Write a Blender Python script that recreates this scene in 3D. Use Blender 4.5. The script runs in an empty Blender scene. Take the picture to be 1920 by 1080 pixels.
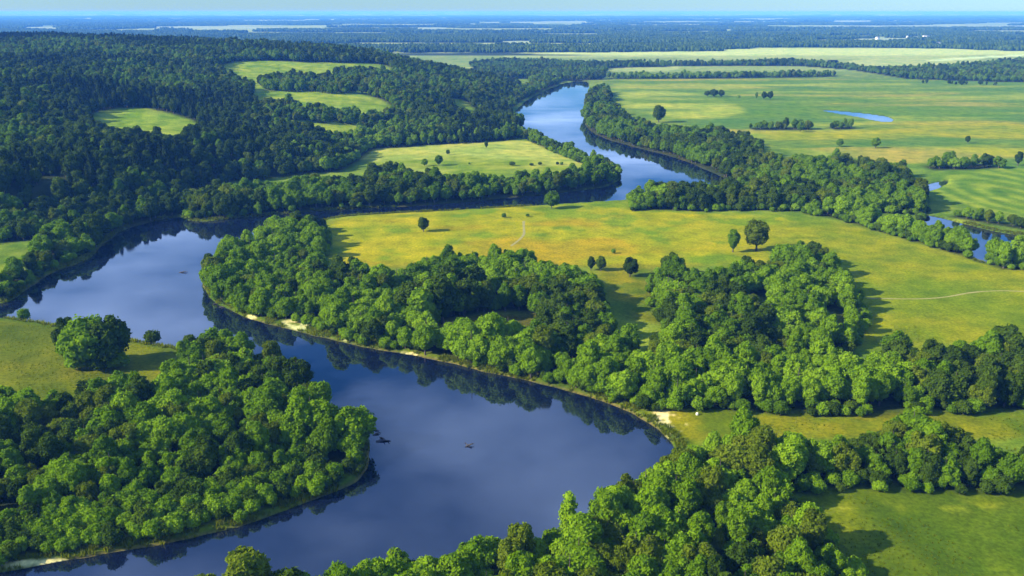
import bpy, math, random
import numpy as np
from mathutils import Vector

# ------------------------------------------------------------------ camera, sky, sun, exposure
SC = bpy.context.scene
COL = SC.collection
CAMH = 120.0
FPX = 1663.0                       # focal length in pixels of a 1920 px wide picture
PITCH = math.atan(518.0 / FPX)     # the horizon sits 518 px above the middle
cam_d = bpy.data.cameras.new('camera')
cam = bpy.data.objects.new('camera', cam_d)
COL.objects.link(cam)
cam.location = (0, 0, CAMH)
cam.rotation_euler = (math.pi / 2 - PITCH, 0, 0)
cam_d.sensor_width = 36.0
cam_d.lens = 36.0 * FPX / 1920.0
cam_d.clip_start = 1.0
cam_d.clip_end = 200000.0
SC.camera = cam

SUN_EL = math.radians(29.0)
SUN_FROM = (-1.0, -0.32)           # the sun stands to the left and a little behind the camera
bearing = math.atan2(SUN_FROM[0], SUN_FROM[1])
world = bpy.data.worlds.new('World')
SC.world = world
world.use_nodes = True
wn = world.node_tree.nodes
wl = world.node_tree.links
wn.clear()
sky = wn.new('ShaderNodeTexSky')
sky.sky_type = 'NISHITA'
sky.sun_disc = False
sky.sun_elevation = SUN_EL
sky.sun_rotation = bearing % (2 * math.pi)
sky.altitude = 300.0
sky.air_density = 1.0
sky.dust_density = 0.15
sky.ozone_density = 4.0
hs = wn.new('ShaderNodeHueSaturation')
hs.inputs['Saturation'].default_value = 1.05
bg = wn.new('ShaderNodeBackground')
bg.inputs['Strength'].default_value = 0.066
wo = wn.new('ShaderNodeOutputWorld')
tn_ = wn.new('ShaderNodeMix')
tn_.data_type = 'RGBA'
tn_.blend_type = 'MULTIPLY'
tn_.inputs[0].default_value = 1.0
tn_.inputs[7].default_value = (0.55, 0.86, 1.28, 1)
wl.new(sky.outputs[0], tn_.inputs[6])
tc_ = wn.new('ShaderNodeTexCoord')
sp_ = wn.new('ShaderNodeSeparateXYZ')
wl.new(tc_.outputs['Generated'], sp_.inputs[0])
zc_ = wn.new('ShaderNodeMath')
zc_.operation = 'MAXIMUM'
zc_.inputs[1].default_value = 0.03
wl.new(sp_.outputs[2], zc_.inputs[0])
pl_ = []
for k_ in (0, 1):
    dv_ = wn.new('ShaderNodeMath')
    dv_.operation = 'DIVIDE'
    wl.new(sp_.outputs[k_], dv_.inputs[0])
    wl.new(zc_.outputs[0], dv_.inputs[1])
    pl_.append(dv_)
cb_ = wn.new('ShaderNodeCombineXYZ')
wl.new(pl_[0].outputs[0], cb_.inputs[0])
wl.new(pl_[1].outputs[0], cb_.inputs[1])
nz_ = wn.new('ShaderNodeTexNoise')
nz_.inputs['Scale'].default_value = 0.9
nz_.inputs['Detail'].default_value = 5
wl.new(cb_.outputs[0], nz_.inputs['Vector'])
rm_ = wn.new('ShaderNodeMapRange')
rm_.inputs[1].default_value = .44
rm_.inputs[2].default_value = .74
rm_.inputs[3].default_value = 0.0
rm_.inputs[4].default_value = 0.82
wl.new(nz_.outputs[0], rm_.inputs[0])
cl_ = wn.new('ShaderNodeMix')
cl_.data_type = 'RGBA'
cl_.inputs[7].default_value = (10.2, 13.8, 22.5, 1)      # thin cloud veils
fd_ = wn.new('ShaderNodeMapRange')                    # no veils down at the horizon
fd_.inputs[1].default_value = .03
fd_.inputs[2].default_value = .12
wl.new(sp_.outputs[2], fd_.inputs[0])
mu_ = wn.new('ShaderNodeMath')
mu_.operation = 'MULTIPLY'
wl.new(rm_.outputs[0], mu_.inputs[0])
wl.new(fd_.outputs[0], mu_.inputs[1])
wl.new(mu_.outputs[0], cl_.inputs[0])
wl.new(tn_.outputs[2], cl_.inputs[6])
wl.new(cl_.outputs[2], hs.inputs['Color'])
wl.new(hs.outputs[0], bg.inputs['Color'])
wl.new(bg.outputs[0], wo.inputs['Surface'])

sun_d = bpy.data.lights.new('sun', 'SUN')
sun_d.energy = 5.0
sun_d.angle = math.radians(0.5)
sun_d.color = (1.0, 0.92, 0.74)
sun = bpy.data.objects.new('sun', sun_d)
COL.objects.link(sun)
sl = math.hypot(*SUN_FROM)
to_sun = Vector((SUN_FROM[0] / sl * math.cos(SUN_EL), SUN_FROM[1] / sl * math.cos(SUN_EL), math.sin(SUN_EL)))
sun.rotation_euler = to_sun.to_track_quat('Z', 'Y').to_euler()
sun.location = (-300, -100, 400)

SC.view_settings.view_transform = 'Standard'
SC.view_settings.look = 'None'
SC.view_settings.gamma = 1.0
SC.view_settings.use_curve_mapping = False
SC.view_settings.exposure = 1.05
SC.render.engine = 'CYCLES'
SC.cycles.max_bounces = 5
SC.cycles.diffuse_bounces = 2
SC.cycles.glossy_bounces = 2
SC.cycles.transmission_bounces = 2
SC.cycles.volume_bounces = 1
SC.cycles.use_denoising = True

HAZE_DENSITY = 1.0e-4
HAZE_COLOR = (0.09, 0.32, 1.0)

# ------------------------------------------------------------------ small maths
rng = np.random.default_rng(7)
random.seed(7)
CT, ST = math.cos(PITCH), math.sin(PITCH)


def w(px, py, z=1.0):
    """the place on the level z that the photograph shows at px, py"""
    u = (np.asarray(px, float) - 960) / FPX
    v = (np.asarray(py, float) - 540) / FPX
    dy = CT - v * ST
    dz = -ST - v * CT
    k = (z - CAMH) / dz
    return u * k, dy * k


def to_px(x, y, z):
    zz = np.asarray(z) - CAMH
    depth = y * CT - zz * ST
    up = y * ST + zz * CT
    return 960 + FPX * x / depth, 540 - FPX * up / depth, depth


def wpoly(pts, h=0.0):
    """points (px, py) or (px, py, height) -> Nx2 array on the plain"""
    out = []
    for p in pts:
        hh = p[2] if len(p) > 2 else h
        out.append(w(p[0], p[1], 1.0 + hh))
    return np.array(out, float)


def inside(poly, x, y):
    r = np.zeros(x.shape, bool)
    n = len(poly)
    for i in range(n):
        x0, y0 = poly[i]
        x1, y1 = poly[(i + 1) % n]
        if y0 == y1:
            continue
        c = ((y0 > y) != (y1 > y))
        r ^= c & (x < (x1 - x0) * (y - y0) / (y1 - y0) + x0)
    return r


def edge_dist(poly, x, y, closed=True):
    d = np.full(x.shape, 1e18)
    n = len(poly)
    for i in range(n if closed else n - 1):
        x0, y0 = poly[i]
        x1, y1 = poly[(i + 1) % n]
        ex, ey = x1 - x0, y1 - y0
        L = ex * ex + ey * ey + 1e-12
        t = np.clip(((x - x0) * ex + (y - y0) * ey) / L, 0, 1)
        d = np.minimum(d, (x - x0 - t * ex) ** 2 + (y - y0 - t * ey) ** 2)
    return np.sqrt(d)


def sdf(poly, x, y, far=400.0):
    """signed distance, negative inside; evaluated only round the polygon"""
    out = np.full(x.shape, far)
    lo, hi = poly.min(0) - far, poly.max(0) + far
    m = (x > lo[0]) & (x < hi[0]) & (y > lo[1]) & (y < hi[1])
    if m.any():
        xs, ys = x[m], y[m]
        d = edge_dist(poly, xs, ys)
        out[m] = np.where(inside(poly, xs, ys), -d, d)
    return out


def smooth(poly, rounds=2):
    p = np.asarray(poly, float)
    for _ in range(rounds):
        q = np.roll(p, -1, 0)
        p = np.stack([p * .75 + q * .25, p * .25 + q * .75], 1).reshape(-1, 2)
    return p


def sstep(a, b, x):
    t = np.clip((x - a) / (b - a), 0, 1)
    return t * t * (3 - 2 * t)


def hash2(ix, iy, seed):
    h = (ix.astype(np.int64) * 374761393 + iy.astype(np.int64) * 668265263 + seed * 1442695041) & 0xFFFFFFFF
    h = ((h ^ (h >> 13)) * 1274126177) & 0xFFFFFFFF
    h = h ^ (h >> 16)
    return (h & 0xFFFFFF) / float(0xFFFFFF)


def vnoise(x, y, s, seed=0):
    x = x / s
    y = y / s
    ix, iy = np.floor(x), np.floor(y)
    fx, fy = x - ix, y - iy
    fx = fx * fx * (3 - 2 * fx)
    fy = fy * fy * (3 - 2 * fy)
    a, b = hash2(ix, iy, seed), hash2(ix + 1, iy, seed)
    c, d = hash2(ix, iy + 1, seed), hash2(ix + 1, iy + 1, seed)
    return (a * (1 - fx) + b * fx) * (1 - fy) + (c * (1 - fx) + d * fx) * fy


def fbm(x, y, s, seed=0, oct=3):
    r, a, t = 0, 1.0, 0
    for o in range(oct):
        r = r + a * vnoise(x, y, s / 2 ** o, seed + o * 17)
        t += a
        a *= .55
    return r / t


# ------------------------------------------------------------------ the plan of the valley
RIVER = [(-120, 548), (0, 566), (22, 560), (60, 532), (100, 505), (168, 484), (195, 452), (235, 424), (330, 402), (352, 410),
         (378, 412), (430, 408), (520, 400), (600, 393), (660, 389), (800, 382), (1000, 365), (1120, 351), (1148, 345), (1164, 332),
         (1160, 312), (1125, 307), (1062, 283), (1012, 257), (984, 240), (962, 216), (975, 196), (1005, 176), (1045, 160), (1065, 153),
         (1100, 151), (1105, 158), (1103, 175), (1100, 200), (1096, 222), (1099, 238), (1124, 255), (1178, 271), (1232, 284), (1287, 300),
         (1345, 325), (1390, 345), (1400, 358), (1340, 366), (1260, 370), (1190, 371), (1120, 376), (1000, 383), (870, 391), (700, 399),
         (620, 406), (560, 424), (500, 446), (455, 466), (420, 490), (395, 508), (376, 524), (380, 540), (420, 574), (460, 592),
         (530, 609), (580, 621), (640, 638), (700, 648), (760, 658), (800, 668), (860, 680), (930, 697), (1000, 712), (1060, 728),
         (1120, 745), (1180, 766), (1215, 786), (1245, 808), (1265, 830), (1285, 868), (1250, 902), (1180, 948), (1110, 994), (1000, 1030),
         (850, 1054), (650, 1080), (400, 1122), (100, 1215), (-200, 1270), (-200, 1090), (0, 1064), (100, 1050), (200, 1032), (320, 1009),
         (430, 984), (530, 955), (600, 931), (650, 910), (685, 888), (702, 862), (694, 832), (655, 792), (603, 746), (562, 715),
         (500, 690), (420, 668), (335, 651), (240, 633), (150, 611), (60, 600), (20, 592), (-120, 585)]
CHANNEL = [(1725, 398), (1758, 404), (1800, 414), (1850, 428), (1900, 438), (2000, 448), (2000, 484), (1880, 474), (1855, 492),
           (1832, 488), (1812, 470), (1795, 456), (1765, 440), (1738, 424)]
CREEK = [(1727, 351), (1742, 342), (1776, 336), (1782, 339), (1756, 352), (1740, 358)]
POND = [(1533, 204), (1580, 207), (1640, 213), (1676, 220), (1673, 228), (1650, 227), (1610, 218), (1560, 210)]
FARPOND = [(1552, 112), (1572, 112), (1574, 118), (1553, 118)]
WATERS = [('river', smooth(wpoly(RIVER))), ('side_channel', smooth(wpoly(CHANNEL))), ('creek', smooth(wpoly(CREEK))),
          ('oxbow_pond', smooth(wpoly(POND))), ('far_pond', smooth(wpoly(FARPOND)))]

# the wooded hill on the left
HILL_FOOT = [(-500, 530), (0, 452), (120, 424), (250, 404), (335, 388), (345, 368), (450, 342), (560, 330), (640, 318), (660, 300), (690, 276),
             (800, 270), (900, 268), (965, 258), (978, 240), (955, 216), (952, 204), (948, 190)]
hf = [tuple(p) for p in wpoly(HILL_FOOT)]
hf += [(20, 1330), (10, 1500), (-60, 1750), (-250, 2150), (-700, 2600), (-2600, 2700), (-3200, 700)]
HILL = np.array(hf)
HA = []
for px, py, z in [(160, 245, 24), (0, 255, 27), (-300, 280, 30), (430, 278, 19), (300, 258, 22), (560, 303, 10), (620, 308, 5), (80, 350, 19),
                  (300, 330, 17), (-200, 400, 20), (0, 390, 20), (450, 318, 12), (200, 370, 16),
                  (200, 228, 24), (350, 250, 20), (250, 210, 31), (420, 240, 19), (500, 235, 16), (600, 270, 6), (550, 215, 21), (700, 245, 7), (850, 232, 6),
                  (940, 240, 4), (760, 258, 4), (450, 152, 36), (600, 137, 38), (740, 192, 22), (740, 140, 34), (920, 186, 10), (200, 160, 44), (0, 160, 48),
                  (0, 205, 38), (450, 180, 30), (640, 180, 28), (800, 205, 14), (880, 210, 9)]:
    x, y = w(px, py, z)
    HA.append((float(x), float(y), z))


def ridge(px, D, z):
    HA.append(((px - 960) / FPX * (D * CT + (CAMH - z) * ST), D, z))


for px, D, z in [(850, 1380, 27), (780, 1500, 35), (700, 1620, 43), (560, 1720, 48), (400, 1800, 54), (200, 1880, 60), (0, 1920, 62), (-300, 1900, 62), (-700, 1500, 55),
                 (-700, 900, 40), (900, 1300, 15),
                 (900, 1560, 2), (850, 1720, 4), (780, 1880, 8), (700, 2020, 12), (560, 2150, 18), (400, 2260, 22), (200, 2360, 26), (0, 2420, 28), (-300, 2420, 28)]:
    ridge(px, D, z)
HA = np.array(HA)


def _tps_kernel(r2):
    return r2 * np.log(r2 + 1e-9) * .5


_S = 500.0
_n = len(HA)
_dx = (HA[:, None, :2] - HA[None, :, :2]) / _S
_K = _tps_kernel((_dx ** 2).sum(-1)) + np.eye(_n) * 0.01
_P = np.c_[np.ones(_n), HA[:, :2] / _S]
_A = np.block([[_K, _P], [_P.T, np.zeros((3, 3))]])
_cf = np.linalg.solve(_A, np.r_[HA[:, 2], 0, 0, 0])


def hill_z(x, y):
    out = np.zeros(x.shape)
    s = -sdf(HILL, x, y, 60.0)
    m = s > 0
    if m.any():
        xs, ys = x[m], y[m]
        t = _cf[_n] + _cf[_n + 1] * xs / _S + _cf[_n + 2] * ys / _S
        for i in range(_n):
            t += _cf[i] * _tps_kernel(((xs - HA[i, 0]) / _S) ** 2 + ((ys - HA[i, 1]) / _S) ** 2)
        out[m] = np.clip(t, 2.0, 75) * sstep(0, 46, s[m])
    return out


def water_s(x, y):
    """distance to the nearest shore, negative over water, with a slightly ragged bank"""
    s = np.full(x.shape, 400.0)
    for _, p in WATERS:
        s = np.minimum(s, sdf(p, x, y))
    near = np.abs(s) < 40
    s = s.copy()
    s[near] += (fbm(x[near], y[near], 14, 3) - .5) * 3.2
    return s


def ground_z(x, y, s=None):
    if s is None:
        s = water_s(x, y)
    z = np.where(s < 0, np.clip(s * .4, -2.0, 0), np.clip(s * .45, 0, .9) + .35 * sstep(2, 14, s))
    z = z + np.where(s > 4, (fbm(x, y, 60, 11) - .5) * 1.0 * sstep(4, 25, s), 0)
    return z + hill_z(x, y)


# ------------------------------------------------------------------ woods: outlines as (px, py) of the crowns' tops or (px, py, 0) of the ground
H0 = 11.5
W_LEFT = [(-120, 722), (0, 716), (90, 726), (150, 700), (220, 690), (290, 705), (335, 655), (358, 612), (385, 590), (440, 612), (500, 632), (580, 652),
          (592, 690), (604, 742), (660, 765), (694, 815), (700, 845), (682, 880, 0), (650, 902, 0), (530, 943, 0), (430, 971, 0), (320, 996, 0),
          (200, 1019, 0), (100, 1036, 0), (0, 1048, 0), (-120, 1062, 0)]
W_CENTRE = [(440, 445), (500, 412), (545, 388), (600, 396), (606, 430), (590, 455), (600, 482), (700, 495), (765, 492), (800, 468), (860, 460), (950, 460), (1010, 474),
            (1080, 480), (1118, 520), (1140, 585), (1205, 632), (1262, 632), (1400, 620), (1560, 640), (1610, 652), (1650, 640), (1690, 614), (1736, 640), (1800, 628),
            (2050, 622), (2050, 768, 0), (1700, 772, 0), (1650, 778, 0), (1400, 770, 0), (1280, 764, 0), (1190, 764, 0), (1120, 743, 0), (1060, 726, 0), (930, 695, 0),
            (800, 664, 0), (700, 643, 0), (640, 629, 0), (590, 606, 0), (530, 598, 0), (470, 589, 0), (425, 572, 0), (386, 541, 0), (378, 525, 0), (398, 505, 0), (420, 490, 0), (450, 468, 0)]
W_BLOCK = [(1225, 485), (1258, 470), (1300, 492), (1345, 482), (1430, 478), (1470, 458), (1520, 447), (1560, 475), (1602, 515), (1620, 550), (1600, 590), (1565, 640),
           (1240, 640), (1258, 560), (1228, 520)]
W_BOTTOM = [(1225, 852), (1270, 832), (1330, 806), (1385, 785), (1440, 792), (1490, 782), (1560, 804), (1620, 792), (1650, 762), (1700, 756), (1770, 780), (1850, 798), (2050, 822),
            (2050, 918, 0), (1800, 916, 0), (1600, 912, 0), (1440, 922, 0), (1480, 985, 0), (1530, 1040, 0), (1580, 1090, 0), (1620, 1240, 0), (200, 1260, 0), (300, 1130), (385, 1080),
            (480, 1052), (560, 1060), (620, 1032), (700, 1016), (760, 1002), (860, 1010), (930, 978), (1025, 975), (1060, 948), (1112, 912), (1180, 880)]
W_PENINSULA = [(346, 390, 0), (420, 378, 0), (470, 342), (560, 332), (680, 328), (720, 308), (790, 320), (860, 326), (950, 352, 0), (1060, 346, 0), (1108, 340, 0), (1135, 326, 0), (1152, 318, 0), (1158, 325, 0), (1154, 342, 0), (1130, 350, 0), (1000, 366, 0), (800, 383, 0), (640, 391, 0), (520, 401, 0), (430, 409, 0), (362, 408, 0)]
W_FARBANK = [(1106, 162), (1140, 160), (1146, 190), (1180, 215), (1240, 232), (1330, 236), (1400, 247), (1440, 278), (1480, 292), (1560, 282), (1640, 292), (1700, 302),
             (1732, 340), (1736, 380), (1728, 400, 0), (1640, 402, 0), (1500, 394, 0), (1340, 393, 0), (1190, 393, 0), (1190, 362), (1230, 352), (1330, 364), (1404, 352, 0),
             (1345, 330, 0), (1287, 305, 0), (1232, 289, 0), (1178, 275, 0), (1124, 259, 0), (1097, 238, 0), (1092, 222, 0), (1098, 190, 0)]
W_LEFTBANK = [(84, 412), (115, 408), (170, 425), (168, 450), (160, 475, 0), (100, 498, 0), (50, 530, 0), (15, 556, 0), (-60, 560, 0), (-20, 545, 0), (45, 512, 0), (60, 495, 0), (95, 450, 0)]
W_FARBELT2 = [(880, 112), (960, 106), (1060, 110), (1300, 112), (1500, 108), (1640, 122), (1760, 118), (1920, 106), (2100, 106), (2100, 158, 0), (1800, 152, 0), (1700, 148, 0),
              (1600, 132, 0), (1500, 124, 0), (1300, 124, 0), (1140, 128, 0), (1130, 150, 0), (1060, 152, 0), (1040, 160, 0), (985, 184, 0), (950, 188, 0), (1000, 160, 0), (990, 148, 0), (930, 150, 0), (890, 132, 0)]
W_BEND = [(1186, 377, 0), (1345, 369, 0), (1420, 362, 0), (1520, 380, 0), (1510, 397, 0), (1340, 394, 0), (1188, 394, 0)]
ROWS = [('row', [(974, 252), (1000, 262), (1040, 280), (1085, 298), (1118, 311), (1142, 322), (1148, 336)], 11, 6.0, .68),
        ('channelrow', [(1515, 400), (1570, 407), (1620, 420), (1690, 440), (1760, 461), (1828, 481)], 10, 5.6, .88),
        ('corner', [(1862, 497), (1920, 498), (2000, 503)], 16, 6.5, .85),
        ('channelfar', [(1790, 405), (1850, 416), (1905, 426), (2010, 436)], 10, 6.5, .6),
        ('rightrow', [(1738, 316), (1790, 315), (1858, 312)], 22, 8, .75),
        ('hedge1', [(1408, 243), (1460, 242), (1520, 242)], 22, 8, .78), ('hedge2', [(1558, 242), (1600, 241)], 20, 8, .72),
        ('farbelt', [(1142, 147), (1300, 146), (1420, 145), (1560, 142)], 50, 10, .9), ('marshedge', [(790, 612), (822, 594), (862, 580), (908, 574)], 16, 5.5, 1.3)]
W_UPBANK = [(950, 178), (990, 158), (1040, 148), (1056, 152, 0), (1035, 160, 0), (1003, 174, 0), (972, 194, 0), (955, 205, 0)]

# openings in the woods (ground)
GAPS = [[(800, 622), (850, 596), (905, 584), (1012, 584), (1020, 640), (985, 655), (900, 634), (815, 644)],
        [(742, 622), (792, 628), (800, 656), (745, 646)],
        [(1400, 552), (1452, 545), (1460, 600), (1402, 606)],
        [(1300, 655), (1340, 650), (1340, 690), (1300, 690)],
        [(1535, 585), (1580, 580), (1590, 632), (1540, 640)],
        [(1430, 290), (1500, 300), (1470, 320), (1420, 305)],
        [(1570, 318), (1640, 322), (1620, 340), (1575, 338)]]
GAPS = [smooth(wpoly(g)) for g in GAPS]
# clearings on the hill; the third number is the height of the ground there
HILL_FIELDS = [[(155, 224, 26), (250, 204, 31), (300, 212, 28), (388, 238, 20), (340, 252, 31), (250, 236, 36), (200, 232, 37)],
               [(395, 141, 36), (480, 130, 38), (620, 130, 38), (740, 128, 36), (730, 136, 45), (560, 150, 45), (470, 152, 46)],
               [(470, 165, 33), (560, 170, 31), (640, 172, 29), (745, 192, 23), (735, 206, 30), (690, 215, 31), (600, 202, 36), (480, 180, 42)],
               [(610, 231, 16), (690, 229, 14), (726, 238, 9), (712, 258, 6), (640, 262, 9), (606, 246, 13)],
               [(845, 178, 21), (872, 182, 18), (900, 214, 9), (888, 228, 6), (862, 214, 11)],
               [(640, 152, 33), (700, 165, 30), (690, 178, 27), (640, 170, 30)]]
HILL_FIELDS = [smooth(wpoly([(a, b, c - 1) for a, b, c in g])) for g in HILL_FIELDS]
HILL_BELTS = [[(484, 172, 31), (560, 175, 30), (665, 180, 28), (665, 158, 31), (600, 152, 33), (488, 155, 34)], [(625, 160, 31), (765, 164, 28), (765, 142, 34), (625, 141, 35)],
              [(380, 165, 34), (445, 165, 34), (445, 154, 36), (380, 152, 37)], [(465, 192, 30), (600, 208, 22), (690, 221, 16), (760, 214, 14), (770, 228, 10), (690, 229, 14), (600, 222, 20), (500, 212, 26)]]
HILL_BELTS = [smooth(wpoly([(a, b, c - 1) for a, b, c in g])) for g in HILL_BELTS]
W_HILLFRONT = [(540, 328, 0), (640, 323, 0), (668, 304, 0), (700, 280, 0), (800, 273, 0), (966, 263, 0), (980, 246, 0), (800, 250, 0), (690, 256, 0), (600, 288, 0), (520, 318, 0)]
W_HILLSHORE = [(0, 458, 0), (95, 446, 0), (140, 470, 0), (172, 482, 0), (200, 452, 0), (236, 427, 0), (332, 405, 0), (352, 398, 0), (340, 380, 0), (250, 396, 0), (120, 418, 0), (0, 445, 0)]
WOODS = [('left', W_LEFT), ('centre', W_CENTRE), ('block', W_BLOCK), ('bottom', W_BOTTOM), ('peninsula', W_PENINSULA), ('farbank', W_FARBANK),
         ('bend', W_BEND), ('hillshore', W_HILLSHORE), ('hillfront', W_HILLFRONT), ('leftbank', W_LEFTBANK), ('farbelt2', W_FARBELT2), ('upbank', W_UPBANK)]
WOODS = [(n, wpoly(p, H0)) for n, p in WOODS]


def band(pts_px, width):
    p = wpoly(pts_px)
    t = np.gradient(p, axis=0)
    t /= np.linalg.norm(t, axis=1)[:, None]
    nrm = np.c_[-t[:, 1], t[:, 0]] * width / 2
    return np.concatenate([p + nrm, (p - nrm)[::-1]])


ROWSCALE = {n: sc for n, _, _, _, sc in ROWS}
WOODS += [(n, band(p, wd)) for n, p, wd, st, sc in ROWS]


FAR_FIELDS = [[(250, 49), (520, 50), (540, 54), (300, 55)], [(1400, 50), (1650, 47), (2000, 48), (2000, 54), (1700, 54), (1450, 54)], [(1290, 60), (1560, 58), (1560, 63), (1300, 64)],
              [(30, 51), (112, 50), (118, 57), (30, 58)], [(760, 52), (840, 51), (845, 59), (770, 60)], [(1550, 39), (1640, 38), (1640, 44), (1555, 45)], [(260, 41), (300, 40.5), (420, 41), (420, 43), (280, 43.5)],
              [(900, 41), (1100, 40), (1110, 42.5), (920, 43)], [(1000, 66), (1160, 65), (1170, 69), (1010, 70)], [(1580, 72), (1780, 70), (1790, 75), (1600, 77)], [(560, 36), (760, 35.5), (760, 37.5), (580, 38)],
              [(1820, 76), (2000, 74), (2000, 80), (1840, 82)], [(900, 77), (1080, 76), (1100, 79), (930, 80)], [(1230, 35), (1500, 34.5), (1500, 36.5), (1250, 37)]]
FAR_FIELDS = [smooth(wpoly(f)) for f in FAR_FIELDS]


def in_far_field(x, y):
    r = np.zeros(x.shape, bool)
    for f in FAR_FIELDS:
        r |= inside(f, x, y)
    return r


def far_wood(x, y):
    """how wooded the far plain is, 0..1"""
    q = fbm(x / 2.6, y, 420, 41, 3)
    band = sstep(2700, 3000, y) * (1 - sstep(4600, 5200, y))
    return np.where(in_far_field(x, y), 0, sstep(.485, .545, q + .10 * band + .01 * sstep(5000, 9000, y)))


# ------------------------------------------------------------------ materials
def new_mat(name):
    m = bpy.data.materials.new(name)
    m.use_nodes = True
    n = m.node_tree.nodes
    return m, n, m.node_tree.links, n['Principled BSDF']


def ramp(n, stops):
    r = n.new('ShaderNodeValToRGB')
    e = r.color_ramp.elements
    while len(e) < len(stops):
        e.new(.5)
    for q, (p, c) in zip(e, stops):
        q.position = p
        q.color = (*c, 1)
    return r


def mixc(n, l, kind, fac, a, b):
    m = n.new('ShaderNodeMix')
    m.data_type = 'RGBA'
    m.blend_type = kind
    for sock, v in ((m.inputs[0], fac), (m.inputs[6], a), (m.inputs[7], b)):
        if hasattr(v, 'node'):
            l.new(v, sock)
        elif isinstance(v, (int, float)):
            sock.default_value = v
        else:
            sock.default_value = (*v, 1)
    return m.outputs[2]


def noise(n, l, vec, scale, detail=4, rough=.55):
    t = n.new('ShaderNodeTexNoise')
    t.inputs['Scale'].default_value = scale
    t.inputs['Detail'].default_value = detail
    t.inputs['Roughness'].default_value = rough
    l.new(vec, t.inputs['Vector'])
    return t.outputs[0]


def ground_material():
    m, n, l, b = new_mat('grassland')
    at = n.new('ShaderNodeAttribute')
    at.attribute_name = 'ground_tint'
    g = n.new('ShaderNodeNewGeometry')
    p = g.outputs['Position']
    n1 = noise(n, l, p, .09, 5, .6)
    n2 = noise(n, l, p, .8, 4, .65)
    n3 = noise(n, l, p, .022, 3)
    r1 = ramp(n, [(.3, (.62, .70, .55)), (.5, (.95, .98, .9)), (.72, (1.38, 1.25, 1.2))])
    l.new(n1, r1.inputs[0])
    r2 = ramp(n, [(.3, (.62, .66, .6)), (.7, (1.32, 1.3, 1.25))])
    l.new(n2, r2.inputs[0])
    r3 = ramp(n, [(.35, (.78, .92, .8)), (.65, (1.2, 1.08, 1.0))])
    l.new(n3, r3.inputs[0])
    c = mixc(n, l, 'MULTIPLY', 1.0, at.outputs['Color'], r1.outputs[0])
    c = mixc(n, l, 'MULTIPLY', 1.0, c, r2.outputs[0])
    c = mixc(n, l, 'MULTIPLY', 1.0, c, r3.outputs[0])
    l.new(c, b.inputs['Base Color'])
    b.inputs['Roughness'].default_value = 1.0
    b.inputs['Specular IOR Level'].default_value = .05
    bp = n.new('ShaderNodeBump')
    bp.inputs['Strength'].default_value = .5
    bp.inputs['Distance'].default_value = .5
    l.new(n2, bp.inputs['Height'])
    l.new(bp.outputs[0], b.inputs['Normal'])
    return m


def water_material():
    m, n, l, b = new_mat('river_water')
    g = n.new('ShaderNodeNewGeometry')
    p = g.outputs['Position']
    n1 = noise(n, l, p, .35, 3)
    n2 = noise(n, l, p, .012, 3)
    r = ramp(n, [(.35, (.003, .006, .020)), (.7, (.005, .009, .025))])
    l.new(n2, r.inputs[0])
    l.new(r.outputs[0], b.inputs['Base Color'])
    st = n.new('ShaderNodeMapping')
    st.inputs['Scale'].default_value = (.35, 1, 1)
    st.inputs['Rotation'].default_value = (0, 0, .5)
    l.new(p, st.inputs['Vector'])
    n3 = noise(n, l, st.outputs[0], .045, 4)
    mr = n.new('ShaderNodeMapRange')
    mr.inputs[1].default_value = .45
    mr.inputs[2].default_value = .75
    mr.inputs[3].default_value = .02
    mr.inputs[4].default_value = .10
    l.new(n3, mr.inputs[0])
    l.new(mr.outputs[0], b.inputs['Roughness'])
    b.inputs['IOR'].default_value = 2.15
    bp = n.new('ShaderNodeBump')
    bp.inputs['Strength'].default_value = .05
    bp.inputs['Distance'].default_value = .08
    l.new(n1, bp.inputs['Height'])
    l.new(bp.outputs[0], b.inputs['Normal'])
    return m


def leaf_material(name, dark, mid, light, trans=.34):
    m, n, l, b = new_mat(name)
    oi = n.new('ShaderNodeObjectInfo')
    at = n.new('ShaderNodeAttribute')
    at.attribute_name = 'leaf_tone'
    g = n.new('ShaderNodeNewGeometry')
    big = noise(n, l, g.outputs['Position'], .02, 2)
    mx = n.new('ShaderNodeMath')
    mx.operation = 'MULTIPLY_ADD'
    l.new(at.outputs['Fac'], mx.inputs[0])
    mx.inputs[1].default_value = .55
    ad = n.new('ShaderNodeMath')
    ad.operation = 'MULTIPLY_ADD'
    l.new(oi.outputs['Random'], ad.inputs[0])
    ad.inputs[1].default_value = .55
    sb = n.new('ShaderNodeMath')
    sb.operation = 'MULTIPLY_ADD'
    l.new(big, sb.inputs[0])
    sb.inputs[1].default_value = .7
    sb.inputs[2].default_value = -.38
    l.new(sb.outputs[0], ad.inputs[2])
    l.new(ad.outputs[0], mx.inputs[2])
    r = ramp(n, [(.05, dark), (.5, mid), (.95, light)])
    l.new(mx.outputs[0], r.inputs[0])
    l.new(r.outputs[0], b.inputs['Base Color'])
    b.inputs['Roughness'].default_value = .75
    b.inputs['Specular IOR Level'].default_value = 0.0
    tr = n.new('ShaderNodeBsdfTranslucent')
    c2 = mixc(n, l, 'MULTIPLY', 1.0, r.outputs[0], (1.25, 1.3, .6))
    l.new(c2, tr.inputs['Color'])
    ms = n.new('ShaderNodeMixShader')
    ms.inputs[0].default_value = trans
    out = n['Material Output']
    l.new(b.outputs[0], ms.inputs[1])
    l.new(tr.outputs[0], ms.inputs[2])
    l.new(ms.outputs[0], out.inputs['Surface'])
    return m


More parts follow.
